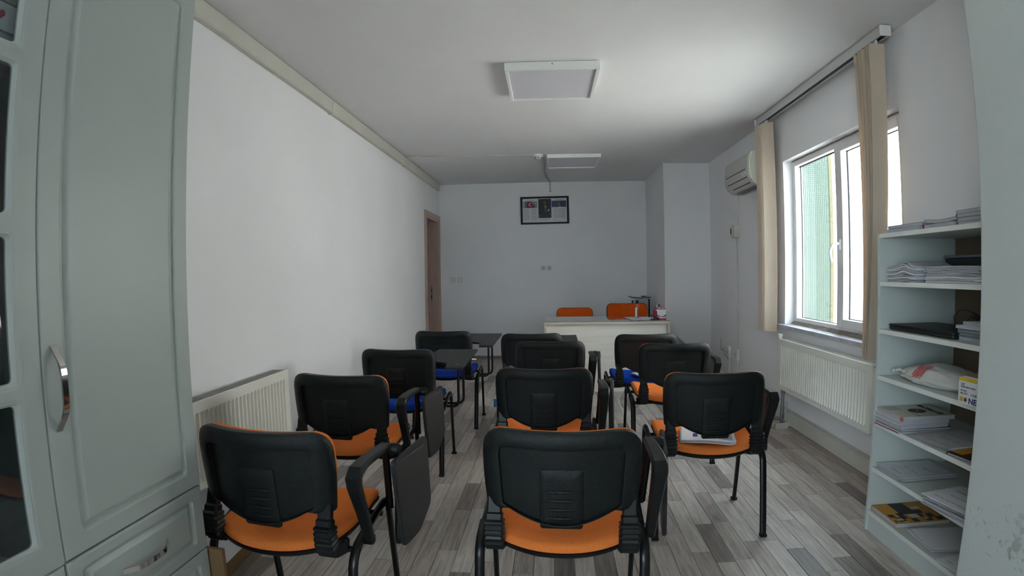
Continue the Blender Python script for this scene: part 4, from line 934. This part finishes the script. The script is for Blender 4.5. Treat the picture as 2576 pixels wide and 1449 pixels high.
# ------------------------------------------------------------------ shelf unit
SX0, SX1, SY0, SY1 = 1.537, 1.955, 1.505, 2.307
TOPS = [1.432, 1.210, .990, .772, .548, .326, .107]
su = thing('shelf_unit', 'white open shelf unit filled with books and papers at the right', 'shelf unit')
obj('side_panel', B((SX0, SX1, SY1 - .018, SY1, 0, 1.432), bevel=.001), 'shelf', su); obj('side_panel', B((SX0, SX1, SY0, SY0 + .018, 0, 1.432), bevel=.001), 'shelf', su)
obj('back_panel', B((SX1 - .006, SX1, SY0 + .018, SY1 - .018, .02, 1.42)), 'hardboard', su)
for z in TOPS:
    b = obj('shelf', B((SX0 + .001, SX1 - .006, SY0 + (.018 if z < 1.43 else -.002), SY1 - (.018 if z < 1.43 else -.000), z - .020, z if z < 1.43 else 1.4325)), 'shelf', su)
    obj('edge_band', B((SX0 - .001, SX0 + .001, SY0 + .018, SY1 - .018, z - .020, z)), 'shelf_edge', b)
obj('plinth', B((SX0 + .006, SX0 + .024, SY0 + .018, SY1 - .018, 0, .087)), 'shelf', su)
for (y, z) in ((2.03, .93), (1.96, 1.085)):
    bm = bmesh.new(); lathe(bm, ((.011, 0), (.013, .006), (.009, .012)), n=14, T=Matrix.Translation((SX1 - .007, y, z - .04)) @ Matrix.Rotation(-pi / 2, 4, 'Y')); obj('knob', bm, 'white_pvc', su, True)

def book(name, label, loc, rz, Lx, Ly, th, cover, pages='paper_edge', group=None, spine='y+', cat='book', curl=0.0, coverth=.0008):
    t = thing(name, label, cat, loc, rz, group)
    bm = bmesh.new(); rg = []
    for k in range(9):
        y = -Ly / 2 + .003 + (Ly - .006) * k / 8; c = curl * (2 * k / 8 - 1) ** 2
        rg.append([Vector((-Lx / 2 + .003, y, c + coverth)), Vector((Lx / 2 - .003, y, c + coverth)), Vector((Lx / 2 - .003, y, c + th - coverth)), Vector((-Lx / 2 + .003, y, c + th - coverth))])
    loft(bm, rg); obj('pages', bm, pages, t)
    for z0, z1 in ((0, coverth), (th - coverth, th)):
        bm = bmesh.new(); rg = []
        for k in range(9):
            y = -Ly / 2 + Ly * k / 8; c = curl * (2 * k / 8 - 1) ** 2
            rg.append([Vector((-Lx / 2, y, c + z0)), Vector((Lx / 2, y, c + z0)), Vector((Lx / 2, y, c + z1)), Vector((-Lx / 2, y, c + z1))])
        loft(bm, rg); obj('cover', bm, cover, t)
    if spine:
        sgn = 1 if spine[1] == '+' else -1
        if spine[0] == 'x': obj('spine', B((min(sgn * Lx / 2, sgn * (Lx / 2 + .001)), max(sgn * Lx / 2, sgn * (Lx / 2 + .001)), -Ly / 2, Ly / 2, 0, th)), cover, t)
        else: obj('spine', B((-Lx / 2, Lx / 2, min(sgn * Ly / 2, sgn * (Ly / 2 + .001)), max(sgn * Ly / 2, sgn * (Ly / 2 + .001)), curl, th + curl)), cover, t)
    return t
g1 = 'books on top of the shelf unit'; z = 1.4328
book('book', 'grey paperback, lower one of the left pair on top of the shelf unit', (1.665, 2.16, z), 0, .20, .225, .018, 'paper_grey', group=g1)
book('book', 'grey paperback, upper one of the left pair on top of the shelf unit', (1.668, 2.155, z + .0183), .02, .20, .225, .015, 'slate', group=g1)
book('book', 'red edged paperback, lower one of the middle pair on top of the shelf unit', (1.672, 1.94, z), 0, .20, .185, .020, 'red', group=g1)
book('book', 'warped paperback, upper one of the middle pair on top of the shelf unit', (1.675, 1.935, z + .0203), .03, .19, .195, .014, 'paper_grey', group=g1, curl=.008)
for k in range(4): book('book', 'pale booklet, %s of the right pile on top of the shelf unit' % ('lowest', 'second from the bottom', 'third from the bottom', 'topmost')[k], (1.672 + .003 * (k % 2), 1.740 + .002 * k, z + .0148 * k), .01 * (k % 3), .20, .19, .0145, 'paper_grey' if k % 2 else 'slate', group=g1)

def pile(label, loc, Lx, Ly, n, th, hump, mats, group, jit=.010, seed=1, name='paper_pile', tilt=0.0):
    t = thing(name, label, 'paper pile', loc, 0, group); rn = random.Random(seed)
    for i in range(n):
        bm = bmesh.new(); rg = []; dx, dy = rn.uniform(-jit, jit), rn.uniform(-jit, jit); hh = hump * (i + 1) / n
        lw = rn.uniform(.8, 1.0)
        for k in range(15):
            u = k / 14; y = -Ly / 2 + Ly * u; zz = i * th + hh * math.exp(-((u - .35) / .22) ** 2) + .0012 * sin(u * 9 + i) * (i > 0) + tilt * (1 - u) * i / n
            rg.append([Vector((-Lx / 2 * lw + dx, y + dy, zz)), Vector((Lx / 2 + dx, y + dy, zz)), Vector((Lx / 2 + dx, y + dy, zz + th * .86)), Vector((-Lx / 2 * lw + dx, y + dy, zz + th * .86))])
        loft(bm, rg); obj('booklet', bm, mats[i % len(mats)], t, 40)
    return t
g2 = 'paper piles on the second shelf'; z = TOPS[1] + .0006
pile('humped pile of white booklets at the far end of the second shelf', (1.665, 2.180, z), .21, .195, 11, .0062, .022, ['paper_edge', 'paper_grey', 'paper'], g2, jit=.004, seed=3)
pile('wide pile of white papers in the middle of the second shelf', (1.700, 1.905, z), .22, .31, 11, .0062, .0, ['paper', 'paper_edge', 'paper_grey'], g2, jit=.006, seed=4, tilt=.0)
pile('small flat paper pile at the near end of the second shelf', (1.60, 1.635, z), .11, .16, 4, .005, .004, ['paper', 'paper_grey'], g2, jit=.006, seed=5)
fo = thing('folder', 'flat black case lying behind the papers on the second shelf', 'folder', (1.872, 1.87, z), 0)
obj('shell', B((-.055, .060, -.32, .33, .002, .105), bevel=.004), 'black_case', fo)
lid = obj('lid', B((-.06, .062, -.325, .335, .106, .118), bevel=.003), 'slate', fo)
# third shelf
z = TOPS[2] + .0005
lp = thing('laptop', 'closed black laptop on the third shelf', 'laptop', (1.700, 2.055, z), radians(1.5))
obj('base', P(rrect(-.135, .135, -.20, .205, .015), .003, .016, lambda u, v, a: Vector((u, v, a)), .003), 'black_case', lp, 30)
obj('lid', P(rrect(-.137, .135, -.202, .208, .018), .018, .027, lambda u, v, a: Vector((u, v, a)), .003), 'black_case', lp, 30)
obj('rubber_foot', B((-.11, -.09, -.17, -.13, 0, .003), (-.11, -.09, .13, .17, 0, .003), (.09, .11, -.17, -.13, 0, .003), (.09, .11, .13, .17, 0, .003)), 'ink', lp)
bm = bmesh.new(); pts = []
rn = random.Random(11)
for i in range(150):
    a = i * .42; r = .030 + .014 * sin(i * .13); pts.append((1.815 + r * .8 * cos(a) + .02 * sin(i * .05), 1.99 - i * .0004 + r * sin(a) * 1.15, z + .034 + .022 * (1 + sin(a * .5 + i * .03)) ))
tube(bm, pts, .0028, n=6)
tube(bm, [(1.80, 2.11, z + .03), (1.80, 2.12, z + .065), (1.80, 2.085, z + .095), (1.80, 2.04, z + .100), (1.81, 2.00, z + .085), (1.82, 1.96, z + .06), (1.83, 1.93, z + .04)], .003, n=6)
tube(bm, [(1.81, 2.03, z + .03), (1.81, 2.05, z + .055), (1.815, 2.01, z + .08), (1.82, 1.95, z + .075), (1.83, 1.88, z + .065), (1.84, 1.80, z + .06), (1.85, 1.70, z + .065), (1.86, 1.60, z + .07)], .003, n=6)
ca = obj('charger_cable', bm, 'ink', None, True); tag(ca, 'tangled black charger cable on top of the laptop', 'cable')
obj('plug', B((1.79, 1.83, 1.98, 2.005, z + .03, z + .052), (1.80, 1.83, 1.93, 1.955, z + .07, z + .088), bevel=.003), 'ink', ca)
g3 = 'booklets beside the laptop'
for k in range(6):
    b = book('book', 'white booklet with slate band, %s in the pile beside the laptop' % ('lowest', 'second from the bottom', 'third from the bottom', 'fourth from the bottom', 'fifth from the bottom', 'topmost')[k], (1.672 + (.012, .006, .0, .004, -.004, .012)[k], 1.745 + (.0, .003, -.002, .001, .0, -.006)[k], z + .0118 * k), radians((4, 1, -2, 2, 6, -8)[k]), .15, .225, .0115, 'paper', group=g3)
    if 0 < k < 4: obj('slate_band', B((-.0765, -.0752, -.02, .108, .001, .0105), (-.076, .0, .1125, .1138, .001, .0105)), 'slate', b)
# fourth shelf: cloth bag and carton
z = TOPS[3]
bm = bmesh.new(); bmesh.ops.create_icosphere(bm, subdivisions=5, radius=1)
for v in bm.verts:
    d_ = v.co.normalized(); u = d_.y
    prof_ = (1 - abs(u) ** 3) ** .6 if abs(u) < 1 else 0
    taper = 1.0 - .30 * max(0, u - .2)
    q = 1 + .10 * noise.noise(d_ * 3.1 + Vector((1.7, 0, 0))) + .05 * noise.noise(d_ * 9)
    zz = d_.z * (.058 if d_.z > 0 else .03) * taper * q * (1 + .25 * max(0, .5 - abs(u - .15)))
    v.co = Vector((d_.x * .125 * q, u * .235, zz + .02))
    if v.co.z < 0.0: v.co.z = 0.0
bag = thing('cloth_bag', 'off white cloth bag with red striped print lying on the fourth shelf', 'bag', (1.690, 2.035, z + .0005), radians(2))
bo = obj('bag', bm, 'cloth', bag, True)
hem = []
for k in range(18): hem.append((-.095 + .006 * sin(k * 1.7), .215 - k * .012, .026 + .012 * sin(k * .35) + .003 * sin(k * 2.1)))
obj('hem', T(hem, .007, n=8), 'cloth', bag, True)
from mathutils.bvhtree import BVHTree
_bb = bmesh.new(); _bb.from_mesh(bo.data); _bv = BVHTree.FromBMesh(_bb); _bb.free()
def bagp(y, tt):  # point on the camera side of the bag surface
    dr = Vector((cos(tt), 0, -sin(tt))); hit = _bv.ray_cast(Vector((0, y, .015)) - dr * .5, dr); return hit[0]
bm = bmesh.new()
for k in range(5):
    yy = .060 - k * .015; pts = [bagp(yy, t_) + Vector((-.0015, 0, .001)) for t_ in (.12, .25, .4, .55, .7, .85)]
    ring_ = []
    for p in pts: ring_.append((bm.verts.new(p + Vector((0, .0052, 0))), bm.verts.new(p - Vector((0, .0052, 0)))))
    for a, b in zip(ring_, ring_[1:]): bm.faces.new((a[0], a[1], b[1], b[0]))
obj('red_stripes', bm, 'pink', bag)
bx = thing('carton', 'white and yellow printed carton at the near end of the fourth shelf', 'carton', (1.512, 1.740, z + .0008), radians(2))
obj('box', B((0, .13, -.205, 0, 0, .098), bevel=.001), 'paper', bx); obj('yellow_band', B((-.0008, 0.0, -.205, 0, .085, .098), (0, .13, 0, .0008, .085, .098)), 'yellow', bx)
obj('flap', P([(-.205, .098), (0, .099), (-.10, .135), (-.205, .150)], .03, .032, lambda u, v, a: Vector((a, u, v))), 'cardboard', bx)
YD, = ((0, -1, 0),)
text('print', 'NE-AD', .030, 'ink_navy', (-.0008, -.052, .016), YD, Z1, bx, 'LEFT', bold=.0010)
text('print', 'ÇAY', .010, 'ink', (-.0008, -.012, .074), YD, Z1, bx, 'LEFT', bold=.0004); text('print', 'YEŞİL PAKET POŞET', .0078, 'ink', (-.0008, -.012, .064), YD, Z1, bx, 'LEFT', bold=.0003)
text('print', 'NET 48 g', .0075, 'ink', (-.0008, -.012, .050), YD, Z1, bx, 'LEFT', bold=.0003); text('print', '40x 12.17', .0085, 'ink', (-.0008, -.012, .040), YD, Z1, bx, 'LEFT', bold=.0003)
text('print', 'C E 80', .010, 'ink', (-.0008, -.062, .040), YD, Z1, bx, 'LEFT')
obj('yellow_mark', B((-.0010, -.0002, -.024, -.010, .010, .026)), 'yellow', bx)
obj('round_mark', P([(-.036 + .007 * cos(k * pi / 8), .018 + .008 * sin(k * pi / 8)) for k in range(16)], -.0010, -.0002, lambda u, v, a: Vector((a, u, v))), 'cardboard', bx)
# fifth shelf
z = TOPS[4] + .0005; g5 = 'books on the fifth shelf'
b = book('book', 'thin booklet with red edge stripe, lowest in the pile on the fifth shelf', (1.655, 2.185, z), radians(1), .27, .195, .006, 'paper', group=g5)
obj('red_stripe', B((-.1362, -.1350, -.09, .08, .001, .0045)), 'red', b)
book('book', 'thin white magazine, second from the bottom in the pile on the fifth shelf', (1.665, 2.183, z + .0063), radians(-1), .26, .19, .010, 'black_case', group=g5, spine=None)
book('book', 'thick grey book, third from the bottom in the pile on the fifth shelf', (1.655, 2.186, z + .0166), radians(1.5), .25, .19, .019, 'paper_grey', group=g5)
book('book', 'thick white book just below the mathematics book on the fifth shelf', (1.655, 2.188, z + .0359), radians(0), .26, .19, .019, 'paper', group=g5)
mb = book('book', 'cream mathematics book with round dark emblem, topmost in the pile on the fifth shelf', (1.668, 2.180, z + .0552), radians(-2), .27, .20, .019, 'tan', group=g5)
obj('emblem', P([(.005 + .042 * cos(k * pi / 12), -.005 + .036 * sin(k * pi / 12)) for k in range(24)], .0191, .0197, lambda u, v, a: Vector((u, v, a))), 'dark_brown', mb)
text('print', 'MATEMATİK', .036, 'dark_brown', (.075, 0, .0192), (0, -1, 0), (1, 0, 0), mb, bold=.0012, sx=.85)
text('print', '8', .02, 'tan', (.005, -.005, .0200), (0, -1, 0), (1, 0, 0), mb)
obj('text_lines', B(*[(-.115 + k * .011, -.110 + k * .011, .02, .085, .0191, .0196) for k in range(6)], *[(-.045, -.035, -.09 + k * .016, -.08 + k * .016, .0191, .0196) for k in range(5)]), 'ink_grey', mb)
obj('spine_band', B((-.1356, -.1344, -.098, -.090, 0, .019), (-.134, -.128, -.1015, -.100, 0, .019)), 'pink', mb)
def printed(o, Lx, Ly, zt, n=9, sd=1):
    rn = random.Random(sd); bx2 = []
    for k in range(n):
        for c in range(3):
            x0 = -Lx / 2 + .03 + c * (Lx - .05) / 3; y0 = Ly / 2 - .02 - k * (Ly - .04) / n
            if rn.random() < .8: bx2.append((x0, x0 + .004 + .0 * k, y0 - (Ly - .04) / n * .8, y0, zt, zt + .0004))
    obj('text_lines', B(*bx2), 'ink_grey', o)
q = sheets('paper_sheets', 'loose printed sheets in the middle of the fifth shelf', 'paper', (1.69, 1.955, z), radians(6), .25, .20, 6, ['paper', 'paper_grey'], .0013, .014, group='loose sheets on the shelves'); printed(q, .25, .2, .0080, sd=2)
q = book('book', 'red, black and amber covered book at the near end of the fifth shelf', (1.640, 1.725, z), radians(8), .17, .20, .009, 'dark_brown', group=g5)
obj('red_patch', B((.0, .083, -.08, .08, .0091, .0095)), 'red', q); obj('amber_patch', B((-.06, .05, .05, .099, .0091, .0096)), 'amber', q)
# sixth shelf
z = TOPS[5] + .0005
q = sheets('paper_sheets', 'stack of printed worksheets at the far end of the sixth shelf', 'paper', (1.695, 2.175, z), radians(-2), .28, .19, 12, ['paper', 'paper_edge'], .0014, .005, curl=.004, group='loose sheets on the shelves'); printed(q, .28, .20, .0172, n=7, sd=5)
q = sheets('paper_sheets', 'sheaf of printed papers sticking out of the near end of the sixth shelf', 'paper', (1.630, 1.750, z), radians(7), .22, .26, 16, ['paper', 'paper_grey', 'paper_edge'], .0026, .012, group='loose sheets on the shelves'); printed(q, .22, .26, .0418, n=8, sd=6)
# seventh shelf
z = TOPS[6] + .0005
q = book('book', 'amber and black covered book at the far end of the lowest shelf', (1.690, 2.178, z), radians(-1.5), .28, .205, .022, 'amber')
cells_ = [(-.06, .02, .02, .10), (-.06, .06, -.015, .02), (-.13, -.10, -.04, -.01), (-.11, -.07, -.085, -.045), (-.08, -.05, -.06, .0), (-.04, -.01, -.095, -.06), (.03, .06, -.09, -.05), (.06, .09, -.06, -.02), (.085, .12, -.09, -.06), (.02, .04, -.05, -.02), (-.13, -.12, -.09, -.07)]
obj('black_print', B(*[(a, b2, c, d2, .0221, .0226) for a, b2, c, d2 in cells_]), 'ink', q)
obj('grey_print', B((-.11, -.08, -.075, -.055, .0227, .0231), (.03, .05, -.075, -.055, .0227, .0231), (-.09, -.07, -.095, -.08, .0221, .0226), (.03, .075, .035, .055, .0221, .0227)), 'paper_grey', q)
obj('cover_window', B((-.03, .015, -.055, -.02, .0227, .0231)), 'tan', q)
q = sheets('paper_sheets', 'fanned white sheets in the middle of the lowest shelf', 'paper', (1.70, 1.935, z), radians(-6), .25, .19, 7, ['paper', 'paper_grey'], .0018, .016, group='loose sheets on the shelves')
q = sheets('paper_sheets', 'flat white sheets at the near end of the lowest shelf', 'paper', (1.665, 1.72, z), radians(10), .22, .18, 4, ['paper'], .0013, .01, group='loose sheets on the shelves'); printed(q, .22, .18, .0054, n=4, sd=9)

# ------------------------------------------------------------------ tidy: countable loose pieces become parts of their own, print and grilles stay joined
bottle_label = [o for o in C.objects if o.name == 'label'][0]
bm = bmesh.new(); bm.from_mesh(bottle_label.data); bmesh.ops.remove_doubles(bm, verts=bm.verts[:], dist=.0001); bm.to_mesh(bottle_label.data); bm.free()
STUFF = {'text_lines', 'ornament_line', 'top_grille', 'grille_bridge', 'fin'}
SPLIT = {'strike_hole', 'conduit_clip', 'rubber_foot', 'plug', 'slate_band', 'yellow_band', 'carcass', 'inner_lining', 'window_sill', 'frame_edge', 'hole', 'spine_band', 'architrave', 'red_stripes', 'black_print', 'grey_print', 'gasket', 'pane'}
for o in list(C.objects):
    base = o.name.split('.')[0]
    if o.type != 'MESH': continue
    if base in STUFF: o['kind'] = 'stuff'
    if base in SPLIT:
        bm = bmesh.new(); bm.from_mesh(o.data); left = set(bm.verts); comps = []
        while left:
            st_ = [left.pop()]; comp = set(st_)
            while st_:
                v = st_.pop()
                for e in v.link_edges:
                    q = e.other_vert(v)
                    if q in left: left.discard(q); comp.add(q); st_.append(q)
            comps.append([v.index for v in comp])
        bm.free()
        if len(comps) < 2: continue
        for k, idx in enumerate(comps[1:] + comps[:1]):
            keep = set(idx); b2 = bmesh.new(); b2.from_mesh(o.data); b2.verts.ensure_lookup_table()
            bmesh.ops.delete(b2, geom=[v for v in b2.verts if v.index not in keep], context='VERTS')
            if k < len(comps) - 1:
                me = o.data.copy(); b2.to_mesh(me); c = o.copy(); c.data = me; C.objects.link(c)
                for key in ('label',):
                    if key in c and c.parent: pass
            else: b2.to_mesh(o.data)
            b2.free()
